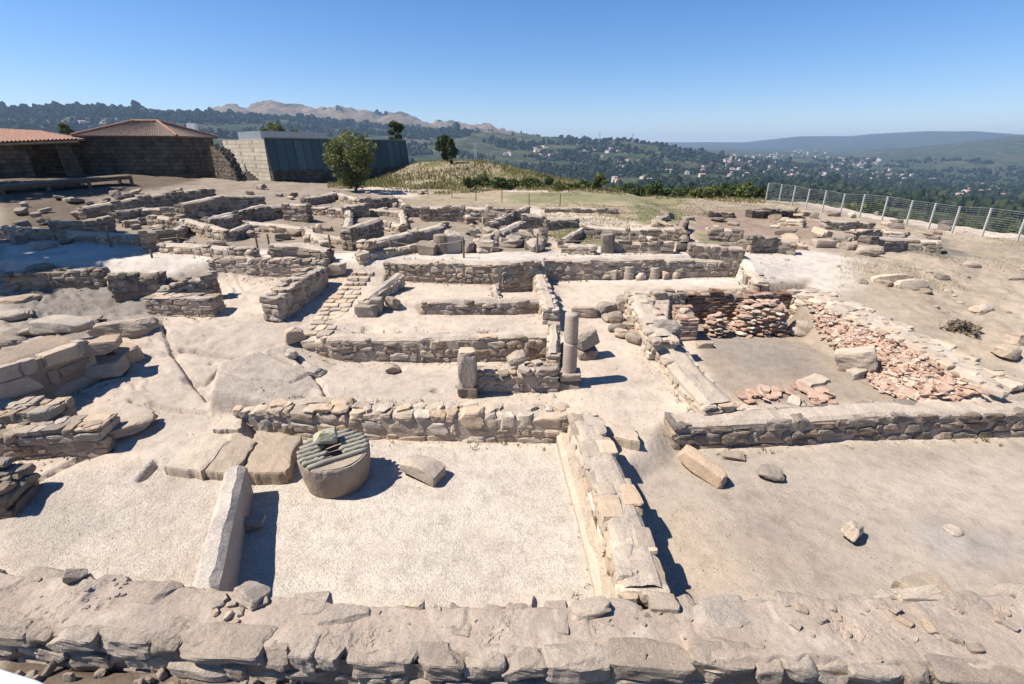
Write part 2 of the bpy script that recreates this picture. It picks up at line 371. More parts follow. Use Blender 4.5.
PALE = np.array((.435, .355, .282)); GRAV = np.array((.46, .398, .33)); BEDR = np.array((.37, .308, .25)); DIRT = np.array((.315, .262, .212))
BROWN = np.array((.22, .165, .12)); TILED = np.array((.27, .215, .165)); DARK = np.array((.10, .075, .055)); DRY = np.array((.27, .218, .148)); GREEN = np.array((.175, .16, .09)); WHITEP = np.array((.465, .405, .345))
GREYR = np.array((.155, .135, .115)); SCRUB = np.array((.10, .11, .04))
CZ = [  # colour zones (px polygon, z, colour, blend m, noise m)
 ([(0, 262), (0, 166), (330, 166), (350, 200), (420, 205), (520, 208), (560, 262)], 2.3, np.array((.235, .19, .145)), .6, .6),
 ([(0, 178), (0, 240), (60, 236), (100, 205), (180, 196), (240, 178)], 2.8, DARK * 1.1, 1., .8),  # dark soil, its colour deepened to stand in for the walkway's shade
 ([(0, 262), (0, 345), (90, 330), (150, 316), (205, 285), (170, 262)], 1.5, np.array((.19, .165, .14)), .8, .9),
 ([(0, 245), (60, 240), (330, 252), (700, 250), (850, 246), (925, 252), (905, 275), (800, 272), (735, 262), (210, 260), (150, 264), (0, 262)], 2.3, WHITEP, .4, .4),
 ([(415, 205), (420, 190), (560, 196), (770, 190), (770, 206), (680, 222), (530, 207)], 2.6, DRY, .8, 1.2),
 ([(500, 197), (560, 194), (770, 188), (770, 196), (600, 204), (520, 204)], 2.6, GREEN * 1.1, .8, 1.5),
 ([(545, 232), (590, 228), (660, 236), (640, 246), (560, 244)], 2.3, GREEN, .3, .5),
 ([(630, 205), (690, 204), (690, 222), (640, 224)], 2.5, GREEN * 1.1, .5, 1.),
 ([(690, 200), (770, 195), (1024, 245), (1060, 330), (1030, 345), (960, 330), (850, 285), (860, 262), (800, 250), (690, 250), (684, 215)], 1.9, np.array((.31, .248, .185)), .8, 1.0),
 ([(860, 240), (950, 243), (1000, 255), (985, 262), (880, 258)], 1.7, GREYR * 1.15, .5, .5),
 ([(930, 248), (1030, 240), (1040, 290), (1000, 275)], 1.5, np.array((.27, .22, .16)), .5, .7),
 ([(690, 210), (770, 205), (840, 222), (820, 236), (700, 240)], 2.2, np.array((.24, .175, .13)), .6, .7),
 ([(700, 236), (740, 238), (740, 246), (690, 246)], 2.2, GREEN, .3, .5),
 ([(688, 318), (800, 312), (915, 402), (742, 405), (712, 370)], .5, TILED, .25, .4),
 ([(705, 335), (790, 340), (815, 370), (735, 372)], .5, TILED * np.array((.88, .93, 1.0)), .5, .5),
 ([(95, 340), (285, 330), (420, 362), (470, 372), (440, 398), (250, 402), (160, 430), (30, 440), (20, 425), (130, 415)], .7, BEDR, .5, .6),
 ([(240, 442), (563, 446), (598, 604), (225, 604)], 0, GRAV, .15, .1),
 ([(0, 485), (95, 470), (190, 455), (215, 475), (215, 590), (0, 575)], .15, GRAV * np.array((.93, .92, .91)), .25, .35),
 ([(0, 490), (70, 482), (110, 520), (40, 555), (0, 540)], .15, GRAV * .72, .35, .5),
 ([(618, 470), (672, 450), (1100, 436), (1100, 604), (676, 604)], 0, DIRT, .25, .3),
 ([(840, 470), (960, 455), (1100, 470), (1100, 540), (900, 520)], 0, DIRT * 1.14, .6, .7),
 ([(620, 500), (700, 495), (790, 560), (700, 600), (650, 560)], 0, DIRT * np.array((1.1, 1.06, 1.0)), .5, .6),
 ([(905, 520), (985, 525), (1015, 545), (1000, 565), (940, 560), (910, 545)], 0, np.array((.30, .262, .226)), .3, .5),
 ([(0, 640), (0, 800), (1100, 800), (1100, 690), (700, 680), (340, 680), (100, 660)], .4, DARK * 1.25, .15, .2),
]
NA, NR = 920, 880
az = np.linspace(-R(66), R(64), NA); rr = np.exp(np.linspace(math.log(2.2), math.log(190), NR))
A_, R_ = np.meshgrid(az, rr); gx = (R_ * np.sin(A_)).ravel(); gy = (R_ * np.cos(A_)).ravel()
gzv = gz(gx, gy); GRID = gzv.reshape(NR, NA); GA0 = -R(66); GDA = R(130) / (NA - 1); GR0 = math.log(2.2); GDR = (math.log(190) - math.log(2.2)) / (NR - 1)
base = PALE[None] * np.ones((len(gx), 1))
fy = sstep(46, 55, gy)[:, None]
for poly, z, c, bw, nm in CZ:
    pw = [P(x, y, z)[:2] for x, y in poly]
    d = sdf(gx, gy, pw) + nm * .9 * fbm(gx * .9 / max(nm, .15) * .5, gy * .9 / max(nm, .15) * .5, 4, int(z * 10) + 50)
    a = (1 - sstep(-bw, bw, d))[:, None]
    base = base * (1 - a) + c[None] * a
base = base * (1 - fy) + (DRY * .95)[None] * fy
mnd = np.clip((sstep(47, 50, gy) * (1 - sstep(5, 12, np.abs(gx + 10) - 14))), 0, 1) * sstep(-.1, .25, fbm(gx * .35, gy * .35, 4, 77)); base = base * (1 - mnd[:, None]) + np.array((.155, .145, .06))[None] * mnd[:, None]
d2 = sstep(62, 80, gy)[:, None]; base = base * (1 - d2) + SCRUB[None] * d2
grav = np.zeros(len(gx))
for poly, z in (([(240, 442), (563, 446), (598, 604), (225, 604)], 0), ([(0, 485), (95, 470), (190, 455), (215, 475), (215, 590), (0, 575)], .15)):
    grav = np.maximum(grav, 1 - sstep(-.25, .2, sdf(gx, gy, [P(x, y, z)[:2] for x, y in poly]) + .2 * fbm(gx * 2, gy * 2, 3, 4)))
GM = NT('site_ground')
co = GM.pos(True)
zc = GM.attr('zone', 'Color'); gr = GM.attr('gravel')
n1 = GM.noise(co, .55, 8, .62); n2 = GM.noise(co, 3.2, 8, .65); n3 = GM.noise(co, 55, 4, .7)
c = GM.mix(1.0, zc, GM.ramp(n1, [(.28, (.78, .77, .77)), (.5, (1., 1., 1.)), (.72, (1.15, 1.13, 1.1))]), 'MULTIPLY')
c = GM.mix(1.0, c, GM.ramp(n2, [(.25, (.76, .73, .70)), (.5, (1., 1., 1.)), (.75, (1.14, 1.13, 1.12))]), 'MULTIPLY')
c = GM.mix(1.0, c, GM.ramp(n3, [(.3, .78), (.5, 1.), (.7, 1.16)]), 'MULTIPLY')
st = GM.noise(co, 1.3, 9, .7)
c = GM.mix(GM.ramp(st, [(.60, 0.), (.72, .35)]), c, (.17, .13, .10))
pb = GM.voro(co, 42, 'F1', 'Color'); bwv = GM.n('ShaderNodeRGBToBW'); GM.l(pb, bwv.inputs[0])
gcol = GM.mix(1.0, c, GM.ramp(bwv.outputs[0], [(.15, .82), (.5, 1.), (.85, 1.12)]), 'MULTIPLY')
c = GM.mix(gr, c, gcol)
c = GM.mix(GM.math('MULTIPLY', gr, GM.ramp(GM.noise(co, 1.1, 7, .62), [(.50, 0.), (.68, .42)])), c, (.30, .24, .19))
v1 = GM.voro(co, 42); v2 = GM.voro(co, 90)
hgt = GM.math('ADD', GM.math('MULTIPLY', v1, -1.), GM.math('MULTIPLY', v2, -.4))
nb = GM.bump(GM.noise(co, 7, 10, .68), .045, .8)
nb = GM.bump(n3, .007, .8, nb)
nb = GM.bump(GM.math('MULTIPLY', hgt, gr), .010, .8, nb)
GROUND = GM.done(c, .95, nb, .12)
idx = np.arange(NA * NR).reshape(NR, NA)
q = np.stack([idx[:-1, :-1], idx[:-1, 1:], idx[1:, 1:], idx[1:, :-1]], -1).reshape(-1, 4)[:, ::-1]
mb = MB(); mb.add(np.stack([gx, gy, gzv], 1), q, 0, .5)
ground = mb.build('ground', GROUND, loc=(0, 0, 0), smooth=True); tag(ground, 'pale dusty ground of the excavation with gravel, bedrock and dry grass', 'ground', kind='structure')
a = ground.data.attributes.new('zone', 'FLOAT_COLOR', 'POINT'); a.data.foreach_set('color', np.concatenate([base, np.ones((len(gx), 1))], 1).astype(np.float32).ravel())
a = ground.data.attributes.new('gravel', 'FLOAT', 'POINT'); a.data.foreach_set('value', grav.astype(np.float32))

# ------------------------------------------------------------------ far land: valley, hills, forest
def AE(x, y):
    d = ray(x, y); return math.atan2(d[0], d[1]), d[2] / math.hypot(d[0], d[1])
RINGS = [
 (150, [(-300, 200), (0, 205), (512, 226), (1024, 245), (1400, 250)]),
 (300, [(-300, 190), (0, 196), (420, 208), (560, 212), (760, 214), (1024, 238), (1400, 240)]),
 (600, [(-300, 170), (0, 172), (300, 180), (420, 194), (560, 197), (760, 197), (1024, 218), (1400, 220)]),
 (1100, [(-300, 150), (0, 152), (200, 155), (300, 160), (420, 176), (520, 186), (640, 186), (760, 186), (900, 196), (1024, 206), (1400, 206)]),
 (1600, [(-300, 130), (0, 132), (200, 136), (300, 143), (420, 153), (520, 160), (600, 163), (650, 164), (720, 170), (800, 181), (900, 189), (1024, 197), (1400, 197)]),
 (2200, [(-300, 112), (0, 112), (100, 110), (200, 115), (300, 122), (400, 129), (460, 131), (504, 133), (540, 137), (600, 143), (620, 142), (650, 146), (680, 151), (720, 157), (770, 169), (900, 180), (1024, 188), (1400, 190)]),
 (2700, [(-300, 122), (200, 122), (300, 126), (400, 130), (504, 139), (600, 150), (680, 157), (770, 162), (900, 171), (1024, 180), (1400, 180)]),
 (3500, [(-300, 120), (180, 119), (205, 116), (225, 109), (236, 106), (250, 109), (269, 105), (302, 113), (337, 112), (378, 117), (403, 115), (439, 123), (473, 129), (491, 127), (506, 134), (560, 146), (650, 152), (760, 156), (900, 160), (1024, 160), (1400, 150)]),
 (5000, [(-300, 135), (400, 140), (600, 150), (700, 150), (760, 152), (850, 154), (900, 149), (960, 142), (1024, 135), (1400, 125)]),
 (6500, [(-300, 140), (600, 149), (700, 149), (800, 150), (900, 150), (1024, 145), (1400, 140)]),
 (8800, [(-300, 145), (560, 143), (640, 142), (745, 142), (801, 136), (850, 136), (872, 134), (925, 131), (977, 131), (1000, 133), (1024, 135), (1400, 138)]),
 (10500, [(-300, 160), (1400, 160)])]
RA = []
for r_, prof in RINGS:
    e = [AE(x, y) for x, y in prof]; RA.append((r_, np.array([q_[0] for q_ in e]), np.array([q_[1] for q_ in e])))
LR = np.log([q_[0] for q_ in RA])
def farz(az_, r_):
    az_ = np.asarray(az_, float); r_ = np.asarray(r_, float)
    T = np.stack([H + np.interp(az_, q_[1], q_[2]) * q_[0] for q_ in RA])
    k = np.clip(np.searchsorted(LR, np.log(r_)) - 1, 0, len(LR) - 2); t = np.clip((np.log(r_) - LR[k]) / (LR[k + 1] - LR[k]), 0, 1)
    ii = np.arange(len(az_)); z = T[k, ii] * (1 - t) + T[k + 1, ii] * t
    x = r_ * np.sin(az_); y = r_ * np.cos(az_)
    amp = np.clip(r_ / 3500, .02, 1); rk_ = sstep(2900, 3300, r_) * (1 - sstep(3700, 4300, r_)) * (1 - sstep(0, .25, az_)); z = z + rk_ * (np.abs(fbm(x / 260, y / 260, 4, 25)) * -100 + 34 - np.abs(fbm(x / 110, y / 110, 3, 26)) * 40)
    return z + (fbm(x / 420, y / 420, 4, 21) * 26 + fbm(x / 90, y / 90, 3, 33) * 7) * amp * (1 - .75 * sstep(5200, 8800, r_))
na, nr = 620, 300
az = np.linspace(-R(72), R(72), na); rr = np.exp(np.linspace(math.log(120), math.log(10500), nr))
A_, R_ = np.meshgrid(az, rr); fa = A_.ravel(); fr = R_.ravel(); fx = fr * np.sin(fa); fyv = fr * np.cos(fa); fz = farz(fa, fr)
t_ = sstep(120, 190, fr); fz = fz * t_ + np.minimum(fz, gz(fx, fyv, False) - 3) * (1 - t_)
HM = NT('hill_land'); co = HM.pos(True)
mp = HM.n('ShaderNodeMapping'); HM.l(co, mp.inputs[0]); mp.inputs['Scale'].default_value = (.01, .01, .004); co = mp.outputs[0]
f = HM.noise(co, 2.2, 10, .68); g2 = HM.noise(co, .45, 6, .6)
c = HM.ramp(f, [(.32, (.020, .030, .015)), (.47, (.040, .052, .026)), (.57, (.07, .075, .04)), (.68, (.17, .145, .09))])
c = HM.mix(HM.ramp(g2, [(.52, 0.), (.62, .6)]), c, HM.ramp(f, [(.35, (.035, .045, .02)), (.6, (.11, .10, .055)), (.72, (.2, .165, .10))]))
rk = HM.ramp(HM.noise(co, 3.5, 10, .7), [(.35, (.075, .068, .04)), (.5, (.19, .138, .088)), (.68, (.29, .225, .16))])
c = HM.mix(HM.attr('rock'), c, rk)
c = HM.mix(HM.attr('burnt'), c, HM.ramp(f, [(.35, (.03, .024, .02)), (.6, (.075, .055, .042)), (.75, (.14, .11, .08))]))
HILL = HM.done(c, 1.0, HM.bump(HM.noise(co, 9, 6, .7), 8., .8), 0.)
idx = np.arange(na * nr).reshape(nr, na); q = np.stack([idx[:-1, :-1], idx[:-1, 1:], idx[1:, 1:], idx[1:, :-1]], -1).reshape(-1, 4)[:, ::-1]
mb = MB(); mb.add(np.stack([fx, fyv, fz], 1), q, 0, .5); hills = mb.build('hills', HILL, loc=(0, 0, 0), smooth=True); tag(hills, 'wooded valley and blue hills beyond the excavation', 'hills', kind='structure')
def rock_w(a, r): return sstep(2650, 3250, r) * (1 - sstep(3800, 4600, r)) * sstep(AE(180, 120)[0], AE(230, 120)[0], a) * (1 - sstep(AE(500, 130)[0], AE(530, 130)[0], a)) * sstep(-.35, .05, fbm(r * np.sin(a) / 200, r * np.cos(a) / 200, 3, 60) + .15)
def burnt_w(a, r): return np.exp(-((a - AE(735, 165)[0]) / .075) ** 2 - ((np.log(r) - math.log(1900)) / .17) ** 2) * sstep(-.3, .2, fbm(r * np.sin(a) / 150, r * np.cos(a) / 150, 3, 61) + .2)
at = hills.data.attributes.new('rock', 'FLOAT', 'POINT'); at.data.foreach_set('value', rock_w(fa, fr).astype(np.float32))
at = hills.data.attributes.new('burnt', 'FLOAT', 'POINT'); at.data.foreach_set('value', burnt_w(fa, fr).astype(np.float32))

# the forest: one mass of crowns
FORM = NT('forest_crowns'); c = FORM.ramp(FORM.attr('tint'), [(0, (.012, .020, .011)), (.6, (.024, .034, .018)), (1, (.048, .056, .028))]); FOREST = FORM.done(c, 1., None, 0.)
ico_v = []; t = (1 + 5 ** .5) / 2
for a_, b_ in ((-1, t), (1, t), (-1, -t), (1, -t)): ico_v.append((a_, b_, 0))
for a_, b_ in ((-1, t), (1, t), (-1, -t), (1, -t)): ico_v.append((0, a_, b_))
for a_, b_ in ((-1, t), (1, t), (-1, -t), (1, -t)): ico_v.append((b_, 0, a_))
ico_v = np.array(ico_v) / math.hypot(1, t)
ico_f = np.array([(0, 11, 5), (0, 5, 1), (0, 1, 7), (0, 7, 10), (0, 10, 11), (1, 5, 9), (5, 11, 4), (11, 10, 2), (10, 7, 6), (7, 1, 8), (3, 9, 4), (3, 4, 2), (3, 2, 6), (3, 6, 8), (3, 8, 9), (4, 9, 5), (2, 4, 11), (6, 2, 10), (8, 6, 7), (9, 8, 1)])
def blobs(n, r0, r1, szf, a1=R(50), thr=0):
    a = rng.uniform(-R(52), a1, n); r = np.exp(rng.uniform(math.log(r0), math.log(r1), n))
    x = r * np.sin(a); y = r * np.cos(a)
    keep = (fbm(x / 170, y / 170, 4, 90) > thr - .11 - .10 * (r > 1500) * (a > 0)) & (rock_w(a, r) < .3) & (rng.random(n) > burnt_w(a, r) * 1.2) & ~((r > 2300) & (a > AE(690, 150)[0]) & (fbm(x / 500, y / 500, 3, 91) < .12))
    a, r, x, y = a[keep], r[keep], x[keep], y[keep]; z = farz(a, r); n = len(a)
    s = szf(r) * rng.lognormal(-.05, .38, n)
    jit = rng.uniform(.75, 1.25, (n, 12, 1))
    v = ico_v[None] * jit * np.stack([s * .5, s * .5, s * .62], 1)[:, None, :] + np.stack([x, y, z + s * .45], 1)[:, None, :]
    fcs = ico_f[None] + (np.arange(n) * 12)[:, None, None]
    return v.reshape(-1, 3), fcs.reshape(-1, 3), np.repeat(rng.random(n) ** 1.5, 12)
v, fcs, ti = blobs(52000, 620, 3300, lambda r: 4.2 + r / 560)
mb = MB(); mb.add(v, fcs, 0, ti)
v, fcs, ti = blobs(17000, 1900, 3400, lambda r: 4.2 + r / 560, AE(470, 130)[0], -.22); mb.add(v, fcs, 0, ti)
o = mb.build('forest', FOREST, loc=(0, 0, 0)); tag(o, 'dark green forest covering the slopes across the valley', 'forest', kind='stuff')

# ------------------------------------------------------------------ air
hz = NT('air'); hz.t.nodes.remove(hz.b)
vp = hz.n('ShaderNodeVolumePrincipled'); vp.inputs['Color'].default_value = (.50, .70, 1, 1); vp.inputs['Density'].default_value = 1.05e-4; vp.inputs['Anisotropy'].default_value = .2
hz.l(vp.outputs[0], hz.out.inputs['Volume'])
zlo = float(min(fz.min(), gzv.min())) - 1.5; zhi = float(max(fz.max(), 30)) + 25
mb = MB(); mb.box((0, 4000, (zlo + zhi) / 2), (26000, 17000, zhi - zlo)); o = mb.build('haze', hz.m); tag(o, 'thin blue haze over the valley', 'haze', kind='stuff')

# ------------------------------------------------------------------ walls of the ruin
WALL_MATS = {}
def wall_core(mb, pts, thick, base, cap_w, cap_dz, cap_amp, slot=1, ext=-.07):
    """earth core as a closed bumpy strip along the wall, with a rough top"""
    P2 = [Vector((p[0], p[1])) for p in pts]
    L = [0]
    for a, b in zip(P2[:-1], P2[1:]): L.append(L[-1] + (b - a).length)
    n = max(3, int(L[-1] / .09)); m = max(5, int(cap_w / .07))
    ss = np.linspace(-ext, L[-1] + ext, n)
    V = []
    for s_ in ss:
        k = max(0, min(len(L) - 2, int(np.searchsorted(L, s_)) - 1)); t_ = (s_ - L[k]) / max(1e-6, L[k + 1] - L[k])
        c = P2[k].lerp(P2[k + 1], t_); d = (P2[k + 1] - P2[k]).normalized()
        if 0 < k and t_ < .12: d = (d + (P2[k] - P2[k - 1]).normalized()).normalized()
        nn = Vector((-d.y, d.x)); zt = pts[k][2] * (1 - t_) + pts[k + 1][2] * t_
        V.append([(c.x + nn.x * o_, c.y + nn.y * o_, zt) for o_ in np.linspace(-cap_w / 2, cap_w / 2, m)])
    V = np.array(V); x, y = V[..., 0], V[..., 1]
    o_ = np.abs(np.linspace(-1, 1, m))[None]
    jag = fbm(x * 2.3, y * 2.3, 3, 14) * .06
    inn = 1 - sstep(.5, .95, o_); V[..., 0] += jag * inn; V[..., 1] += fbm(x * 2.3, y * 2.3, 3, 15) * .05 * inn
    V[..., 2] += cap_dz + fbm(x * 2.2, y * 2.2, 3, 11) * cap_amp + fbm(x * 9, y * 9, 3, 12) * cap_amp * .45 - sstep(.6, 1.0, o_) * .085
    top = V.reshape(-1, 3)
    if np.ndim(base) == 0: lowz = np.full(len(top), base)
    low_l = V[:, 0].copy(); low_r = V[:, -1].copy(); low_l[:, 2] = base; low_r[:, 2] = base
    idx = np.arange(n * m).reshape(n, m)
    q = np.stack([idx[:-1, :-1], idx[1:, :-1], idx[1:, 1:], idx[:-1, 1:]], -1).reshape(-1, 4)[:, ::-1].tolist()
    nl = n * m; nr_ = nl + n
    for i in range(n - 1):
        q.append((idx[i, 0], nl + i, nl + i + 1, idx[i + 1, 0])[::-1]); q.append((idx[i, -1], idx[i + 1, -1], nr_ + i + 1, nr_ + i)[::-1])
    allv = np.concatenate([top, low_l, low_r])
    # ends
    q.append((idx[0, 0], idx[0, -1], nr_, nl)); q.append((idx[-1, -1], idx[-1, 0], nl + n - 1, nr_ + n - 1))
    mb.add(allv, q, slot, np.concatenate([.35 + .3 * rng.random() + .25 * fbm(top[:, 0] * 3, top[:, 1] * 3, 2, 19), np.full(2 * n, .3)]))

WALLSEGS = []
def rubble_wall(label, pts, thick=.5, base=0., sl=.33, ch=.18, cap='stone', n=3, kind='rubble', mat=None, mortar=None, rag=.05, group=None, name='stone_wall', cat='wall', ends=True, sides=(1, -1), proud=.02, tmin=0., tmax=1., paved=0):
    mat = mat or GRANITE; mortar = mortar or MORTAR
    n = 6 if n == 4 else n
    mb = MB(); cw = thick + .0 if cap == 'dust' else thick * .62
    wall_core(mb, pts, thick, base - .3, max(.1, thick - .05), -.06, .03) if cap != 'dust' else wall_core(mb, pts, thick, base - .3, thick - .09, .015, .035)
    for (a, b) in zip(pts[:-1], pts[1:]):
        A = Vector(a[:2]); B = Vector(b[:2]); L = (B - A).length; d = (B - A) / L; nn = Vector((-d.y, d.x)); yaw = math.atan2(d.y, d.x)
        seed = rng.random() * 50
        for sd_ in sides:
            dep = min(.32, thick * .5)
            z = base - .08 - rng.random() * .05
            mxz = max(a[2], b[2]) + rag
            row = 0
            while z < mxz:
                h = ch * rng.uniform(.72, 1.3)
                s_ = -rng.random() * sl * .4 * (row % 2)
                while s_ < L:
                    l = sl * rng.uniform(.55, 1.55)
                    if s_ + l > L - sl * .35: l = L - s_
                    sm = s_ + l / 2; t_ = min(1, max(0, sm / L)); zt = a[2] * (1 - t_) + b[2] * t_ + rag * float(fbm([seed + sm * 1.7], [3.1], 3, 2)[0]) * 2
                    hh = h
                    if z + h > zt - ch * .3: hh = zt - z + rng.uniform(-.025, .025) - (rng.uniform(.0, .075) if cap == 'dust' else 0)
                    if z < zt - ch * .25 and hh > .05 and l > .06:
                        s0 = max(s_, 0 if ends else -.1); l2 = s_ + l - s0
                        dd = dep * rng.uniform(.85, 1.1)
                        c = A + d * (s0 + l2 / 2) + nn * sd_ * (thick / 2 - dd / 2 + rng.uniform(-.012, proud))
                        add_stone(mb, (c.x, c.y, z + hh / 2), (l2 * .985, dd, hh * .97), eul(rng.normal() * .03, rng.normal() * .035, yaw + rng.normal() * .03), n, kind, 0, rng.uniform(tmin, tmax))
                    s_ += l
                z += h; row += 1
        WALLSEGS.append((a, b, thick))
        if paved:               # flat stones bedded flush in the top
            rows = max(2, int(round(thick / .27))); rw = thick / rows
            for r_ in range(rows):
                s_ = rng.uniform(-.2, 0)
                while s_ < L:
                    l = rng.uniform(.28, .62)
                    if rng.random() < paved:
                        t_ = min(1, max(0, (s_ + l / 2) / L)); o_ = (r_ + .5) * rw - thick / 2 + rng.normal() * .015; c = A + d * (s_ + l / 2) + nn * o_
                        add_stone(mb, (c.x, c.y, a[2] * (1 - t_) + b[2] * t_ - .045 + rng.normal() * .008), (l * .97, rw * rng.uniform(.85, 1.08), .15), eul(rng.normal() * .025, rng.normal() * .025, yaw + rng.normal() * .05), 4, 'block', 0, rng.uniform(.35, 1))
                    s_ += l
        if cap == 'stone':      # hearting stones in the top
            for k in range(int(L * max(0, thick - .4) * (16 if thick < 1 else 13))):
                s_ = rng.uniform(.1, max(.11, L - .1)); t_ = s_ / L; o_ = rng.uniform(-1, 1) * max(.01, thick / 2 - .2); sz = rng.uniform(.12, .3) if thick < 1 else rng.uniform(.2, .42)
                c = A + d * s_ + nn * o_
                add_stone(mb, (c.x, c.y, a[2] * (1 - t_) + b[2] * t_ - .05), (sz * 1.4, sz, .14), eul(0, 0, rng.random() * 6), 2, 'rubble', 0, rng.uniform(.3, 1))
    for a, b in ((pts[0], pts[1]), (pts[-1], pts[-2])):       # the stones of the two ends
        A = Vector(a[:2]); d = (Vector(b[:2]) - A).normalized(); nn = Vector((-d.y, d.x)); z = base - .08
        while z < a[2] - .06:
            h = min(ch * rng.uniform(.8, 1.3), a[2] - z); k = 1 if thick < .4 or rng.random() < .3 else 2
            e_ = np.sort(np.concatenate([[0, 1], rng.uniform(.35, .65, k - 1)])) * thick - thick / 2
            for e0, e1 in zip(e_[:-1], e_[1:]):
                c = A + d * (.10 + rng.uniform(-.02, .01)) + nn * (e0 + e1) / 2
                add_stone(mb, (c.x, c.y, z + h / 2), (.26, (e1 - e0) * .98, h * .97), eul(rng.normal() * .03, rng.normal() * .03, math.atan2(d.y, d.x) + rng.normal() * .03), n, kind, 0, rng.uniform(tmin, tmax))
            z += h
    o = mb.build(name, [mat, mortar])
    return tag(o, label, cat, group)

def along(px, z): return [P(x, y, z) for x, y in px]
def offs(pts, k):     # shift a line sideways (to the left of its direction)
    out = []
    for i, p in enumerate(pts):
        a = Vector(pts[max(0, i - 1)][:2]); b = Vector(pts[min(len(pts) - 1, i + 1)][:2]); d = (b - a).normalized(); out.append((p[0] - d.y * k, p[1] + d.x * k, p[2]))
    return out
def face(px, zb, h, thick):   # a wall from the foot of its visible face: pixels left to right, height of the foot, height of wall
    hs = h if hasattr(h, '__len__') else [h] * len(px)
    pts = [P(x, y, zb) for x, y in px]
    pts = offs(pts, thick / 2)
    return [(p[0], p[1], zb + k) for p, k in zip(pts, hs)]

# walls round the gravel room and the rooms behind it
rubble_wall('low wall of pale squared stones behind the round press stone and gravel floor', [(-6.2, 9.72, .66), (-4.9, 9.65, .70), (-3.6, 9.55, .66), (-1.2, 9.44, .70), (1.25, 9.38, .69)], .62, 0, .40, .26, 'stone', 4, 'rubble', GRANITE_PALE, MORTAR, .05, tmin=.0, tmax=.9)
rubble_wall('grey rubble wall below the pale terrace, running left from the standing column', face([(303, 357), (330, 361), (420, 363), (556, 361)], .55, [.45, .66, .70, .76], .55), .55, .5, .33, .20, 'dust', 4, 'rubble', GRANITE, MORTAR, .04)
rubble_wall('short rubble wall between the square pillar and the standing column', [(-1.02, 10.62, 1.08), (.3, 10.66, 1.12), (1.1, 10.68, 1.14)], .5, .55, .3, .17, 'stone', 4, 'rubble', GRANITE, MORTAR, .07)
rubble_wall('pale narrow cross wall running back from the standing column', [(1.02, 10.95, 1.3), (1.16, 12.6, 1.62)], .34, .55, .3, .18, 'dust', 3, 'block', GRANITE_PALE, MORTAR, .08)
rubble_wall('low rubble wall with a pale top in front of the small sunken room', face([(422, 316), (556, 313)], 1.28, .42, .45), .45, 1.22, .3, .16, 'dust', 4, 'rubble', GRANITE, MORTAR, .03)
rubble_wall('pale smooth-topped cross wall between the sunken room and the wide pale terrace', [P(538, 270, 1.9), P(551, 309, 1.72)], .5, 1.25, .3, .18, 'dust', 3, 'block', GRANITE_PALE, MORTAR, .03)
rubble_wall('short wall stub inside the sunken room', [P(494, 284, 1.75), P(497, 298, 1.7)], .3, 1.28, .25, .16, 'dust', 3, 'rubble', GRANITE, MORTAR, .02)
rubble_wall('long rubble retaining wall under the white path, left of the smooth cross wall', face([(386, 283), (500, 286), (540, 283)], 1.55, [.76, .80, .8], .5), .5, 1.25, .3, .16, 'dust', 4, 'rubble', GRANITE, MORTAR, .03, sides=(1, -1))
rubble_wall('long rubble retaining wall under the white path, right of the smooth cross wall', face([(544, 281), (640, 279), (736, 277)], 1.48, [.78, .74, .62], .5) + [(9.0, 18.5, 2.1)], .5, 1.4, .34, .17, 'dust', 4, 'rubble', GRANITE, MORTAR, .03)
rubble_wall('slim wall with a pale top running down from the white path beside the paved strip', [P(399, 273, 2.1), P(364, 300, 1.8)], .42, 1.3, .33, .19, 'dust', 3, 'rubble', GRANITE_PALE, MORTAR, .05)
rubble_wall('straight rubble wall under the white path on the left, behind the sandy court', face([(211, 278), (270, 280), (326, 281)], 1.7, [.66, .72, .66], .55), .55, 1.6, .32, .17, 'stone', 4, 'rubble', GRANITE, MORTAR, .05)
rubble_wall('long thick rubble wall running towards the viewer along the sandy court', [P(319, 267, 2.25), P(295, 280, 2.15), P(268, 297, 1.95)], .62, 1.3, .33, .18, 'stone', 3, 'rubble', GRANITE, MORTAR, .06)
rubble_wall('short straight coursed wall stub of squared stones left of the sandy court', face([(148, 314), (214, 315)], 1.3, .52, .6), .6, 1.2, .34, .16, 'stone', 4, 'block', GRANITE, MORTAR, .02)
rubble_wall('dark-faced wall climbing to the corner of the sandy court', [P(160, 291, 1.75), P(190, 279, 2.1), P(213, 272, 2.3)], .5, 1.2, .33, .18, 'stone', 3, 'rubble', GRANITE_GREY, MORTAR, .08)

# right of the middle: the room of the tiles
rubble_wall('long grey rubble wall in front of the tile room, along the bare brown floor', face([(672, 450), (790, 446), (872, 441), (1024, 437), (1110, 434)], 0, [.60, .62, .66, .64, .6], .66), .66, 0, .44, .23, 'dust', 4, 'rubble', GRANITE_GREY, MORTAR, .04)
rubble_wall('broad pale wall along the left side of the tile room', [P(637, 292, 1.85), P(652, 318, 1.6), P(664, 338, 1.42)], .75, .6, .4, .24, 'dust', 4, 'rubble', GRANITE_PALE, MORTAR, .06, paved=.3)
rubble_wall('low broken pale wall foot leading down from the broad wall of the tile room', [P(668, 345, 1.12), P(690, 372, .98), P(722, 405, .82)], .85, .4, .4, .2, 'dust', 4, 'rubble', GRANITE_PALE, MORTAR, .05)
rubble_wall('broad sloping masonry wall on the right side of the tile room', [P(806, 289, 1.55), P(848, 308, 1.42), P(892, 327, 1.30), P(945, 354, 1.12), P(1000, 382, .92)], 1.25, .5, .40, .2, 'dust', 4, 'rubble', GRANITE_PALE, MORTAR, .04, paved=.93)
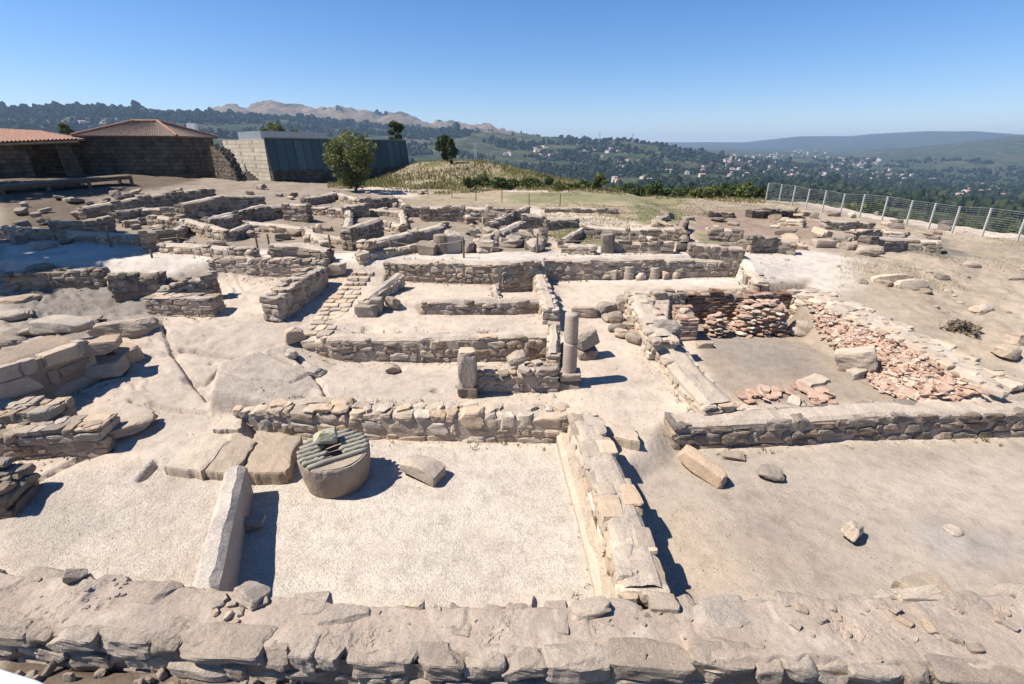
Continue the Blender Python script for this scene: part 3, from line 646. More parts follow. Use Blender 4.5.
rubble_wall('short low wall turning forward at the right end of the pale terrace', [(8.95, 18.4, 2.05), (8.75, 17.2, 1.9), (8.6, 16.2, 1.72)], .5, 1.3, .34, .18, 'dust', 3, 'rubble', GRANITE_PALE, MORTAR, .05)
rubble_wall('low broken line of stones beyond the corner of the pale terrace', [P(747, 268, 1.85), P(775, 266, 1.9), P(801, 268, 1.8)], .3, 1.4, .3, .16, 'stone', 3, 'rubble', GRANITE, MORTAR, .1)

# left side
rubble_wall('coursed wall of squared blocks at the left edge, its upper course set back', [(-12.4, 8.62, 1.05), (-10.4, 8.85, 1.04), (-9.55, 9.0, 1.02)], .75, .3, .33, .19, 'stone', 4, 'block', GRANITE, MORTAR, .02)

# ------------------------------------------------------------------ the great wall in the foreground
def foreground_wall():
    mb = MB()
    back = [(-12, 5.35), (-6.72, 4.84), (-5.4, 4.72), (-3.6, 4.52), (-2.2, 4.38), (0, 4.27), (2.0, 4.32), (3.8, 4.42), (6.4, 4.52), (12, 4.75)]
    front = [(-12, 4.55), (-6.3, 4.02), (-4.7, 3.86), (-3.3, 3.72), (-1.9, 3.62), (0, 3.56), (1.6, 3.55), (3.2, 3.5), (5.3, 3.38), (12, 3.3)]
    nx_, m = 1500, 56
    x = np.linspace(-12, 12, nx_)
    yb = np.interp(x, [p[0] for p in back], [p[1] for p in back]) + fbm(x * 1.1, x * 0, 4, 5) * .11 + fbm(x * 5, x * 0, 3, 6) * .03
    yf = np.interp(x, [p[0] for p in front], [p[1] for p in front]); yf0 = yf + fbm(x * 1.2, x * 0 + 2, 2, 8) * .03; yf = yf0 + .035 + fbm(x * 3.1, x * 0 + 5, 3, 7) * .10
    t = np.linspace(0, 1, m)
    X = np.repeat(x[:, None], m, 1); Y = yf[:, None] * (1 - t) + yb[:, None] * t
    Z = .90 + fbm(X * 1.1, Y * 1.1, 3, 31) * .05 + fbm(X * 4.5, Y * 4.5, 3, 32) * .012 + fbm(X * 21, Y * 21, 2, 35) * .007
    brk = np.clip(fbm(X * 2.1, Y * 3.1, 4, 36) - .22, 0, 1); Z += brk * .14 * (np.floor(fbm(X * 13, Y * 13, 2, 37) * 3) / 3)   # broken, crumbling patches
    rockb = sstep(.12, .3, fbm(X * 1.5 + 3, Y * 1.2, 3, 39)); Z += rockb * .03
    Z -= sstep(.84, 1.0, t)[None] ** 1.5 * (.10 + .14 * (fbm(x * 2.5, x * 0, 2, 38)[:, None] + .5)) + (1 - sstep(0, .10, t))[None] * .11
    v = np.stack([X, Y, Z], -1).reshape(-1, 3)
    idx = np.arange(nx_ * m).reshape(nx_, m)
    q = np.stack([idx[:-1, :-1], idx[1:, :-1], idx[1:, 1:], idx[:-1, 1:]], -1).reshape(-1, 4)
    tint = np.clip(.45 + .5 * fbm(v[:, 0] * 1.3, v[:, 1] * 1.3, 4, 41), 0, 1)
    mb.add(v, q, 1, tint)
    for side, col in ((0, yf), (m - 1, yb)):
        top = v[idx[:, side]].copy(); low = top.copy(); low[:, 2] = -.5; low[:, 1] += -.02
        if side == 0: top[:, 1] = yf0 + .012; top[:, 2] = .82; low[:, 1] = yf0 + .03
        n0 = len(top); qq = [(i, n0 + i, n0 + i + 1, i + 1)[::(1 if side == 0 else -1)][::-1] for i in range(n0 - 1)]
        mb.add(np.concatenate([top, low]), qq, 2, .4)
    # the facing blocks: a row of big worn blocks at the top, smaller ones below
    for row, (zt, h, l0) in enumerate(((.885, .27, .56), (.61, .20, .42), (.40, .22, .5), (.17, .24, .5), (-.08, .26, .5))):
        s_ = -12 + rng.random() * .3
        while s_ < 11.8:
            l = l0 * rng.choice([.55, .75, 1.0, 1.25, 1.7]) * rng.uniform(.9, 1.1); c = s_ + l / 2; y0 = float(np.interp(c, x, yf0)); sl_ = float(np.interp(c + .2, x, yf0) - np.interp(c - .2, x, yf0)) / .4
            dp = rng.uniform(.26, .4)
            hh = h * rng.uniform(.88, 1.12)
            add_stone(mb, (c, y0 + dp / 2 - .045 + row * .012 + rng.uniform(-.025, .02), zt - h / 2 + rng.uniform(-.015, .015)), (l * 1.01, dp, hh * 1.02), eul(rng.normal() * .03, rng.normal() * .02, math.atan(sl_) + rng.normal() * .02), 8, 'rubble', 0, rng.uniform(.25, .95))
            s_ += l
    s_ = -11.8
    while s_ < 11.8:       # rounded edge stones along the back
        l = rng.uniform(.25, .8); c = s_ + l / 2; y0 = float(np.interp(c, x, yb))
        if rng.random() < .8: add_stone(mb, (c, y0 - .17, .70 + rng.uniform(-.03, .035)), (l * .97, rng.uniform(.36, .5), .4), eul(rng.normal() * .05, rng.normal() * .05, rng.normal() * .1), 6, 'rubble', 0, rng.uniform(.5, 1))
        s_ += l
    for k in range(420):   # crumbs of mortar and stone bedded in the top
        i = rng.integers(nx_); j = rng.integers(3, m - 4)
        if fbm([X[i, j] * 1.4], [Y[i, j] * 1.4], 2, 50)[0] < .02: continue
        sz = rng.uniform(.012, .055)
        add_stone(mb, (X[i, j], Y[i, j], Z[i, j] + sz * .15), (sz * 1.5, sz, sz * .8), eul(rng.normal() * .3, rng.normal() * .3, rng.random() * 6), 2, 'rubble', 0, rng.uniform(.3, 1))
    o = mb.build('stone_wall', [FG_STONE, FG_TOP, MORTAR_BROWN])
    tag(o, 'great thick foreground wall with a worn earthen top and big facing blocks', 'wall')
    return lambda px, py: float(Z[int(np.clip((px + 12) / 24 * (nx_ - 1), 0, nx_ - 1)), int(np.clip((py - np.interp(px, x, yf)) / (np.interp(px, x, yb) - np.interp(px, x, yf)) * (m - 1), 0, m - 1))])
FG_STONE = stone_mat('foreground_block', (.27, .217, .172), (.345, .285, .23), (.42, .36, .30), speck=80, med=6, bump=.035, spot=((.20, .155, .115), 5, .3), hue=False)
FG_TOP = stone_mat('worn_wall_top', (.25, .20, .16), (.32, .262, .215), (.395, .333, .28), speck=75, med=4, bump=.007, spot=((.42, .355, .285), 1.6, .6), hue=False)
ROUGHCAST = stone_mat('rough_cast', (.36, .315, .27), (.435, .382, .33), (.49, .44, .385), speck=38, med=9, bump=.022, hue=False)
wall_top = foreground_wall()
FGSIDE = 1
SKIRT = stone_mat('earth_plaster', (.32, .255, .19), (.405, .335, .26), (.46, .395, .32), speck=40, med=3, bump=.012, hue=False)
# the stub that reaches the foreground wall
mb = MB(); wall_core(mb, [(-5.02, 7.36, .66), (-4.96, 7.2, .73), (-4.55, 6.1, .75), (-3.92, 4.5, .78)], .34, -.3, .33, 0, .03, 0, 0)
tag(mb.build('stone_wall', [ROUGHCAST]), 'low rough-cast wall stub with a rounded end beside the round press stone', 'wall')
# the wall between gravel room and brown floor
rubble_wall('broad pale wall between the gravel room and the bare brown floor', [(1.52, 9.25, .72), (1.62, 7.9, .74), (1.72, 6.6, .76), (1.72, 5.3, .80), (1.68, 4.5, .84)], .66, 0, .4, .26, 'dust', 4, 'rubble', GRANITE_PALE, MORTAR, .06, paved=.45)
mb = MB(); 
wall_core(mb, [(1.14, 9.05, .30), (1.2, 7.9, .22), (1.3, 6.6, .20), (1.36, 5.2, .20), (1.34, 4.6, .24)], .36, -.2, .34, 0, .05, 0, 0)
tag(mb.build('plaster_skirting', [SKIRT]), 'sloping plaster skirting along the foot of the broad pale wall on the gravel side', 'skirting')

# ------------------------------------------------------------------ placing things on the ground
def PG(px, py, h=0.0, z0=1.0):
    """the point of the ground (plus h) seen at a pixel"""
    d = np.array(ray(px, py)); d = d / np.linalg.norm(d); t = 2.0; lo = t
    while t < 160:
        p = np.array((0, 0, H)) + d * t
        if p[2] < G(p[0], p[1]) + h: break
        lo = t; t += .25 + t * .01
    hi = t
    for k in range(14):
        m = (lo + hi) / 2; p = np.array((0, 0, H)) + d * m
        if p[2] < G(p[0], p[1]) + h: hi = m
        else: lo = m
    p = np.array((0, 0, H)) + d * hi
    return tuple(p)

def loose(name, label, at, dims, yaw=0, kind='rubble', mat=None, n=6, tilt=(0, 0), group=None, cat='stone', sink=.1, tint=None):
    """one loose stone; `at` is a pixel of its foot or a point"""
    p = PG(*at) if len(at) == 2 else at
    mb = MB(); add_stone(mb, (0, 0, 0), dims, eul(R(tilt[0]), R(tilt[1]), R(yaw)), n, kind, 0, rng.uniform(.35, .85) if tint is None else tint)
    zmin = min(v[:, 2].min() for v in mb.v)
    mb.v = [v + np.array((p[0], p[1], p[2] - zmin - sink * dims[2])) for v in mb.v]
    o = mb.build(name, [mat or GRANITE])
    return tag(o, label, cat, group)

# the round press stone with its bars
def press_stone():
    fb = P(331, 500, 0.0); r = .60; c = (fb[0] - .06, fb[1] + r + .0, 0.0); h = .70
    t = empty('round_stone', c, 'round carved press stone with parallel bars across its top on the gravel', 'press stone')
    t.rotation_euler = (R(2.5), R(1.5), 0)
    mb = MB(); seg = 96
    prof = [(.53, -.06), (.57, .02), (.59, .10), (.605, .2), (.62, .3), (.635, .4), (.645, .50), (.65, .6), (.648, h - .03), (.63, h), (.56, h + .004), (.53, h - .012), (.525, h - .1), (.52, h - .2), (.3, h - .22), (.02, h - .22)]
    V = []
    for rr_, z_ in prof:
        for k in range(seg):
            a_ = 2 * math.pi * k / seg; q_ = rr_ * (1 + .018 * float(fbm([math.cos(a_) * 2 + 5], [math.sin(a_) * 2 + z_ * 3], 3, 70)[0]) + (.03 if z_ > .55 else .012) * float(fbm([math.cos(a_) * 9 + 5], [math.sin(a_) * 9 + z_ * 9], 2, 72)[0]))
            V.append((q_ * math.cos(a_), q_ * math.sin(a_), z_ + (.010 * math.sin(3 * a_ + 1) + .02 * float(fbm([math.cos(a_) * 7], [math.sin(a_) * 7], 3, 73)[0])) * (z_ > .6)))
    q_ = [(i * seg + k, i * seg + (k + 1) % seg, (i + 1) * seg + (k + 1) % seg, (i + 1) * seg + k) for i in range(len(prof) - 1) for k in range(seg)]
    mb.add(V, q_, 0, .45)
    # the solid front of the top, beyond the last bar
    ang = R(33); ca, sa = math.cos(ang), math.sin(ang); t0 = -.40
    arc = []
    half = math.acos(min(1, abs(t0) / .60))
    for k in range(25):
        a_ = -math.pi / 2 - half + 2 * half * k / 24; arc.append((.60 * math.cos(a_), .60 * math.sin(a_)))
    n = len(arc); VV = [(x_ * ca - y_ * sa, x_ * sa + y_ * ca, z_) for z_ in (h - .2, h + .014) for x_, y_ in arc]
    for i in range(1, n - 1): mb.add([VV[n], VV[n + i], VV[n + i + 1]], [(0, 1, 2)], 0, .55)
    mb.add(VV, [(i, (i + 1) % n, n + (i + 1) % n, n + i) for i in range(n)], 0, .5)
    mb.build('stone_body', [DRUM], t, local=True, smooth=False)
    def bar(tt, a0, a1):
        b = MB(); x0, x1 = a0, a1; pts = []; rs = []
        for k in range(9):
            x_ = x0 + (x1 - x0) * k / 8; y_ = tt + .006 * math.sin(k * 1.7 + tt * 30)
            pts.append((x_ * ca - y_ * sa, x_ * sa + y_ * ca, h + .038 + .006 * math.sin(k * 2.1 + tt * 9))); rs.append(.052 * (.75 if k in (0, 8) else 1) * (1 + .10 * math.sin(k * 3.3 + tt * 40) + rng.normal() * .05))
        b.tube(pts, rs, 10, 0, .5); b.build('bar', [BARM], t, local=True, smooth=True)
    for tt in (-.335, -.205, -.075, .055, .185, .315, .445):
        hw = math.sqrt(.645 ** 2 - tt ** 2)
        if tt < -.3: bar(tt, -hw, hw)
        elif tt < .3: bar(tt, -hw, -.17 - .05 * math.sin(tt * 20)); bar(tt, .12 + .05 * math.sin(tt * 14), hw)
        else: bar(tt, -hw * .98, hw * .98)
    return c, h
DRUM = stone_mat('press_stone_granite', (.21, .17, .132), (.295, .245, .195), (.375, .32, .26), speck=110, bump=.012, spot=((.30, .215, .14), 2.2, .6), hue=False)
BARM = stone_mat('grey_bar', (.20, .19, .155), (.28, .262, .215), (.36, .335, .28), speck=60, bump=.006, hue=False)
dc, dh = press_stone()
loose('lichen_stone', 'angular stone with yellow green lichen lying on the bars of the press stone', (dc[0] - .15, dc[1] + .07, dc[2] + dh + .085), (.44, .30, .24), 28, 'rubble', LICHEN, 8, (4, 10), sink=0)

# slabs by the press stone
def slab(label, px, z, th, tiltz=0.0, mat=None, name='stone_slab'):
    c = [P(x, y, z + th) for x, y in px]; mb = MB()
    cx = np.mean([q_[0] for q_ in c]); cy = np.mean([q_[1] for q_ in c])
    # an irregular slab: dense outline, bevelled edge, rough top
    out = []
    for a_, b_ in zip(c, c[1:] + c[:1]):
        m_ = max(4, int(math.dist(a_, b_) / .06))
        for k in range(m_): t_ = k / m_; out.append((a_[0] + (b_[0] - a_[0]) * t_, a_[1] + (b_[1] - a_[1]) * t_))
    o_ = np.array(out); o_ = o_ + np.stack([fbm(o_[:, 0] * 6, o_[:, 1] * 6, 3, 80), fbm(o_[:, 0] * 4, o_[:, 1] * 4, 4, 81)], 1) * .07
    cen = np.array((cx, cy)); rings = []
    zb = min(G(q_[0], q_[1]) for q_ in c) - .12
    for sc, dz in ((1.0, None), (1.01, -th * .55), (1.0, -.035), (.975, 0), (.85, .006), (.6, .01), (.35, .012), (.12, .012)):
        p2 = cen + (o_ - cen) * sc; zz = np.full(len(o_), zb) if dz is None else z + th + dz + tiltz * (p2[:, 1] - cy) + fbm(p2[:, 0] * 3, p2[:, 1] * 3, 4, 82) * .035 - (.03 * np.clip(fbm(p2[:, 0] * 5, p2[:, 1] * 5, 3, 84), 0, 1) if sc > .9 else 0)
        rings.append(np.concatenate([p2, zz[:, None]], 1))
    n = len(o_); V = np.concatenate(rings + [np.array([[cx, cy, z + th + .012]])])
    q_ = [(i * n + k, i * n + (k + 1) % n, (i + 1) * n + (k + 1) % n, (i + 1) * n + k) for i in range(len(rings) - 1) for k in range(n)]
    mb.add(V, q_, 0, rng.uniform(.04, .06)+ rng.choice([0, .137])*4); b_ = (len(rings) - 1) * n
    mb.f3.append(np.array([(b_ + k, b_ + (k + 1) % n, len(V) - 1) for k in range(n)])); mb.m3.append(np.zeros(n))
    return tag(mb.build(name, [mat or GRANITE_PALE]), label, 'stone slab')
slab('leftmost of three broad flat slabs left of the round press stone', [(163, 466), (200, 471), (230, 441), (201, 432)], .20, .17, .03)
slab('middle of three broad flat slabs, its foot hidden behind the rough-cast stub', [(203, 470), (230, 474), (257, 442), (236, 431)], .18, .17, .03)
slab('rightmost of three broad flat slabs, touching the round press stone', [(241, 473), (286, 472), (296, 448), (302, 436), (256, 431)], .12, .18, .03)
slab('thin pale slab behind the leftmost of the three broad slabs', [(212, 428), (238, 430), (243, 420), (230, 416)], .36, .10)
loose('stone_block', 'pale angular block standing alone on the gravel right of the press stone', P(424, 476, 0), (.80, .46, .36), -28, 'block', GRANITE_PALE, 8, (0, 4), cat='stone block')
loose('loose_stone', 'stone lying in the black shadow of the rough-cast stub', P(252, 528, 0), (.42, .22, .2), 10, 'rubble', GRANITE, 6)
# on the great foreground wall
def on_wall(name, label, px, py, dims, yaw, mat, n=8, tilt=(0, 0), kind='rubble', sink=.25):
    p = P(px, py, .9); z = wall_top(p[0], p[1]); return loose(name, label, (p[0], p[1], z), dims, yaw, kind, mat, n, tilt, None, 'stone', sink)
on_wall('loose_stone', 'dark edged wedge of stone on the left end of the foreground wall', 77, 580, (.22, .14, .15), 30, FG_STONE, 6, (10, 20))
on_wall('loose_stone', 'broken upright slab at the top of the foreground wall below the stub shadow', 252, 597, (.34, .26, .17), -20, FG_TOP, 8, (-25, 8))
on_wall('loose_stone', 'rounded lump of stone on the back edge of the foreground wall below the gravel room', 415, 604, (.24, .14, .15), 5, GRANITE_PALE, 8)
on_wall('loose_stone', 'pointed wedge of stone leaning at the back edge of the foreground wall near the middle', 522, 600, (.40, .2, .17), 14, GRANITE_PALE, 8, (0, -14), 'block')
on_wall('loose_stone', 'flat cracked stone where the broad pale wall joins the foreground wall', 590, 611, (.46, .22, .12), 12, GRANITE_PALE, 8)
on_wall('stone_block', 'squared pale block beside the flat cracked stone at the junction of two walls', 663, 604, (.34, .26, .2), -6, GRANITE_PALE, 8, kind='block', sink=.45)
slab('pale flat slab lying against the back of the foreground wall on the right', [(893, 580), (912, 592), (956, 598), (948, 584), (926, 572)], .52, .1, .0)
on_wall('loose_stone', 'long rounded stone on the back edge of the foreground wall at the right', 918, 594, (.62, .2, .2), 4, GRANITE_PALE, 8, sink=.35)
for k, (px, py, s_) in enumerate([(222, 598, .10), (232, 604, .08), (240, 612, .07), (218, 605, .09), (228, 616, .08), (262, 603, .1), (246, 604, .09), (215, 612, .07), (235, 622, .06), (326, 640, .05), (795, 628, .08), (800, 612, .09), (820, 622, .09), (832, 608, .07), (838, 618, .06), (895, 612, .09), (905, 622, .1), (928, 628, .11), (955, 640, .1), (975, 650, .1), (998, 620, .1), (1005, 612, .08), (1010, 628, .09)]):
    p = P(px, py, .9); loose('stone_chip', 'small flat chip of stone crumbling out of the top of the foreground wall', (p[0], p[1], wall_top(p[0], p[1])), (s_ * 1.5, s_, s_ * .55), rng.uniform(0, 180), 'block', GRANITE, 3, (rng.uniform(-15, 15), rng.uniform(-15, 15)), 'chips on the foreground wall', 'stone chip', .25)
# stones of the bare brown floor
loose('stone_beam', 'long pale squared beam of stone lying slanted on the bare brown floor', P(700, 474, 0), (.98, .30, .34), -52, 'block', GRANITE_PALE, 8, (0, 6), cat='stone beam', sink=.06)
loose('loose_stone', 'low flat stone behind the long pale stone beam', P(732, 457, 0), (.46, .3, .12), -15, 'rubble', GRANITE, 6)
loose('loose_stone', 'rounded grey stone on the brown floor right of the stone beam', P(770, 477, 0), (.50, .36, .22), -8, 'boulder', GRANITE_GREY, 8)
loose('loose_stone', 'sharp pale chunk of stone alone in the middle of the brown floor', P(850, 537, 0), (.34, .24, .24), 40, 'rubble', GRANITE_PALE, 8, (15, 20))
loose('loose_stone', 'worn rounded stone half sunk in the brown floor at the right', P(953, 531, 0), (.3, .26, .14), 10, 'boulder', GRANITE_PALE, 6, sink=.4)
slab('broad step stone in the corner above the brown floor, right of the broad pale wall', [(603, 434), (640, 440), (634, 426), (606, 422)], .42, .08, .0, name='step_stone')

# standing column, its plinth and the pillar
cb = (1.40, 10.72)
t = empty('stone_column', (cb[0], cb[1], .55), 'tall round granite column of two drums standing on two plinth blocks', 'column')
mb = MB(); add_stone(mb, (cb[0] - .12, cb[1], .62), (.78, .52, .28), eul(0, 0, .03), 8, 'block', 0, .3); add_stone(mb, (cb[0] + .02, cb[1], .87), (.52, .46, .24), eul(0, 0, -.02), 8, 'block', 0, .6); mb.build('plinth', [GRANITE], t)
def drum(z0, z1, r0, r1, mat, name, parent, c=cb, capamp=.012):
    mb = MB(); seg = 40; nz = 14; V = []
    for i in range(nz + 1):
        f_ = i / nz; z_ = z0 + (z1 - z0) * f_; r_ = r0 + (r1 - r0) * f_
        if i in (0, nz): r_ *= .955
        for k in range(seg):
            a_ = 2 * math.pi * k / seg; q_ = r_ * (1 + .02 * float(fbm([math.cos(a_) * 1.5 + z0 * 7], [math.sin(a_) * 1.5 + z_ * 2.5], 3, 71)[0]))
            V.append((c[0] + q_ * math.cos(a_), c[1] + q_ * math.sin(a_), z_ + (capamp * math.sin(2 * a_ + z0) if i in (0, nz) else 0)))
    V.append((c[0], c[1], z1 + .006))
    mb.add(V, [(i * seg + k, i * seg + (k + 1) % seg, (i + 1) * seg + (k + 1) % seg, (i + 1) * seg + k) for i in range(nz) for k in range(seg)], 0, .5)
    mb.f3.append(np.array([(nz * seg + k, nz * seg + (k + 1) % seg, len(V) - 1) for k in range(seg)])); mb.m3.append(np.zeros(seg))
    return mb.build(name, [mat], parent, smooth=True)
COLM = stone_mat('column_granite', (.25, .205, .165), (.35, .295, .24), (.44, .38, .315), speck=90, bump=.012, hue=False)
drum(.985, 1.75, .172, .168, COLM, 'drum', t); drum(1.762, 2.47, .166, .158, COLM, 'drum', t)
pc = P(468, 399, .55); pc = (pc[0], pc[1] + .22)
t = empty('stone_pillar', (pc[0], pc[1], .55), 'short square pillar on a base block at the left end of the short rubble wall', 'pillar')
mb = MB(); add_stone(mb, (pc[0], pc[1], .66), (.46, .44, .32), None, 8, 'block', 0, .3); mb.build('base_block', [GRANITE_GREY], t)
mb = MB(); add_stone(mb, (pc[0], pc[1], 1.22), (.42, .40, .86), None, 8, 'block', 0, .5); mb.build('shaft', [GRANITE], t)
mb = MB(); add_stone(mb, (pc[0] + .01, pc[1], 1.665), (.38, .37, .12), None, 6, 'rubble', 0, .7); mb.build('worn_top', [GRANITE_PALE], t)
def wt(px, py, z): return P(px, py, z)
loose('loose_stone', 'largest pale angular stone lying on the short wall between pillar and column', wt(517, 364, 1.1), (.44, .32, .28), 15, 'rubble', GRANITE_PALE, 8, (8, -12))
loose('loose_stone', 'flat pale stone in front of the largest one on the short wall', wt(524, 372, 1.1), (.32, .24, .1), -20, 'block', GRANITE_PALE, 6, (0, 8))
loose('loose_stone', 'small pale stone on the short wall nearest the cross wall', wt(537, 366, 1.1), (.24, .2, .16), 40, 'rubble', GRANITE_PALE, 6)
loose('stone_block', 'rough squared block behind the standing column, leaning on another', (2.02, 12.0, G(2.02, 12.0)), (.52, .42, .26), 8, 'block', GRANITE, 6, cat='stone block')
loose('stone_block', 'tilted block resting on top of the rough squared block behind the column', (1.98, 12.0, G(2.0, 12.0) + .24), (.55, .40, .46), 20, 'block', GRANITE, 8, (0, -18), cat='stone block', sink=.04)
loose('stone_block', 'long flat block on the pale floor behind the standing column', PG(585, 316), (.80, .34, .34), -4, 'rubble', GRANITE, 8, cat='stone block')
loose('loose_stone', 'small stone touching the right end of the long flat block', PG(598, 314), (.26, .26, .2), 0, 'rubble', GRANITE, 6)

# boulder heap beside the tile room
for k, (px, py, d, lab) in enumerate([(606, 313, (.56, .42, .42), 'reddish brown block at the back left of the boulder heap'), (624, 312, (.62, .44, .60), 'tall upright dark boulder at the back of the boulder heap'),
     (616, 322, (.50, .40, .34), 'grey boulder in the middle of the boulder heap'), (619, 332, (.42, .36, .28), 'rounded stone low at the left of the boulder heap'), (606, 321, (.34, .3, .22), 'pale stone left of the boulder heap'),
     (622, 337, (.46, .36, .26), 'front left stone of the boulder heap'), (634, 342, (.56, .42, .30), 'front right block of the boulder heap, nearest the viewer'), (629, 330, (.44, .34, .26), 'pale stone near the wall side of the boulder heap'),
     (630, 322, (.34, .30, .26), 'small stone between tall boulder and wall'), (612, 331, (.26, .22, .18), 'smallest stone at the left foot of the boulder heap'), (633, 336, (.30, .26, .2), 'small stone wedged at the right foot of the boulder heap')]):
    loose('boulder', lab, PG(px, py), d, rng.uniform(-40, 40), 'boulder' if k != 1 else 'rubble', GRANITE if k % 3 else GRANITE_GREY, 8, (rng.uniform(-12, 12), rng.uniform(-12, 12)), 'boulder heap beside the tile room', 'boulder', .08)
# column drums and stones in front of the right retaining wall
for k, (px, py, d, kd, lab) in enumerate([(604, 278, (.5, .36, .2), 'boulder', 'flat stone at the left end of the row before the retaining wall'), (612, 278, (.34, .34, .46), 'block', 'upright block second in the row before the retaining wall'), (619, 278, (.26, .26, .34), 'boulder', 'small round stone third in the row before the retaining wall'),
     (640, 279, (.44, .4, .3), 'boulder', 'low round stone between the two drums of the row'), (665, 279, (.38, .34, .3), 'boulder', 'rounded stone right of the tall drum in the row'), (675, 278, (.34, .34, .3), 'boulder', 'last small stone at the right end of the row')]):
    loose('loose_stone', lab, PG(px, py), d, rng.uniform(-20, 20), kd, GRANITE_PALE, 6, group='row of stones before the retaining wall')
for px, py, hh, rr_, lab in ((628, 278, .46, .24, 'wide ringed column drum in the row before the retaining wall'), (653.5, 278, .42, .21, 'tall smooth column drum in the row before the retaining wall')):
    p = PG(px, py); t = empty('column_drum', p, lab, 'column drum', 'row of stones before the retaining wall')
    drum(p[2] - .05, p[2] + hh * .55, rr_, rr_, COLM, 'drum_body', t, (p[0], p[1])); drum(p[2] + hh * .55, p[2] + hh, rr_ * .92, rr_ * .9, COLM, 'drum_neck', t, (p[0], p[1]))

# stones about the sandy court and the paved strip
loose('stone_block', 'squared block beside the end of the long thick wall at the paved strip', PG(337, 274), (.64, .40, .42), 0, 'block', GRANITE_PALE, 6, cat='stone block')
loose('loose_stone', 'oblong boulder lying on the bare rock before the paved strip', PG(295, 342), (.56, .36, .40), 28, 'rubble', GRANITE, 8, (0, -14))
loose('loose_stone', 'small pale stone at the left end of the grey rubble wall', PG(292, 357), (.3, .26, .22), 10, 'rubble', GRANITE_PALE, 6)
loose('stone_block', 'low squared block closing the slim wall beside the paved strip', PG(367, 315), (.66, .34, .34), 2, 'block', GRANITE, 6, cat='stone block')
loose('stone_block', 'upright block beside the low squared one at the foot of the slim wall', PG(378, 311), (.34, .40, .46), 4, 'block', GRANITE, 6, cat='stone block')
loose('loose_stone', 'pointed grey stone right of the slim wall', PG(394, 307), (.46, .36, .34), -25, 'boulder', GRANITE_GREY, 6, (0, 15))
loose('loose_stone', 'flat stone on the rock floor below the grey rubble wall', PG(391, 371), (.42, .34, .2), 20, 'rubble', GRANITE, 6)
loose('loose_stone', 'bare hump of rock with a dark hole under its right side', PG(313, 375), (.72, .5, .3), -8, 'boulder', GRANITE, 8, sink=.4)
# crazy paving
def paving(px, py):
    return PG(px, py)
row = 0
cells = []
for j, (yy, x0, x1) in enumerate([(338, 301, 330), (333, 305, 333), (328, 308, 336), (323, 312, 340), (318, 314, 341), (313.5, 318, 346), (309.5, 321, 349), (305, 324, 352), (301, 327, 354), (297, 330, 357), (293, 334, 361), (288, 339, 362), (283, 344, 366), (278, 348, 370), (273, 352, 374)]):
    n = 2 if j % 2 else 3
    xs = np.linspace(x0, x1, n + 1) + np.concatenate([[0], rng.uniform(-3, 3, n - 1), [0]])
    for a_, b_ in zip(xs[:-1], xs[1:]):
        p = PG((a_ + b_) / 2, yy); sc = (.93 * p[1] + (6 - p[2]) * .37) / F
        loose('paving_stone', 'flat pale paving stone of the strip climbing to the white path', (p[0], p[1], p[2]), ((b_ - a_) * sc * .96, .40 * rng.uniform(.8, 1.05), .14), rng.uniform(-8, 8), 'block', GRANITE_PALE, 4, (rng.uniform(-3, 3), rng.uniform(-3, 3)), 'paving stones of the climbing strip', 'paving stone', .74)

# left: blocks and outcrops
rubble_wall('lower step of the coursed block wall at the left edge, nearer the viewer', [(-12.0, 8.2, .82), (-9.8, 8.45, .84), (-8.35, 8.68, .82)], .62, .25, .33, .18, 'stone', 4, 'block', GRANITE, MORTAR, .015)
loose('loose_stone', 'curved pale slab with a dark shadow right of the coursed block wall', PG(127, 434), (1.05, .50, .24), 26, 'rubble', GRANITE_PALE, 8, (0, -8))
loose('loose_stone', 'rounded flat boulder between the coursed block wall and the curved slab', PG(84, 438), (.75, .5, .28), 5, 'boulder', GRANITE, 8)
rubble_wall('dark broken wall end at the left edge above the gravel', [(-10.4, 6.85, .95), (-9.5, 7.0, .92), (-8.75, 7.1, .5)], .8, .05, .5, .24, 'stone', 4, 'rubble', GRANITE_GREY, MORTAR_BROWN, .06)
rubble_wall('raised platform of big blocks with an earthen top at the left edge', [P(-60, 372, 1.75), P(18, 352, 1.72), P(66, 336, 1.75)], 1.5, .6, .7, .4, 'dust', 4, 'block', GRANITE, MORTAR_BROWN, .03)
for at, d, yw, lab in ((P(66, 332, 1.74), (1.25, .62, .34), -4, 'long flat topped block lying on the raised platform'), (P(99, 346, 1.2), (.62, .5, .62), 30, 'block standing upright behind the two stacked blocks'),
                       (P(94, 352, 1.35), (1.15, .62, .30), 22, 'upper block of the stacked pair by the platform'), (P(96, 366, 1.0), (1.15, .66, .40), 20, 'lower block of the stacked pair beside the raised platform'), (P(123, 349, 1.1), (.75, .55, .40), -25, 'tilted block right of the stacked pair'),
                       (P(90, 371, .9), (.42, .3, .22), 20, 'small pale stone at the foot of the stacked pair')):
    g_ = G(at[0], at[1]); loose('stone_block', lab, at if 'stacked' in lab and 'upper' in lab or 'long' in lab else (at[0], at[1], g_), d, yw, 'block', GRANITE if 'pale' not in lab else GRANITE_PALE, 8, (rng.uniform(-3, 3), 0), cat='stone block', sink=.03)
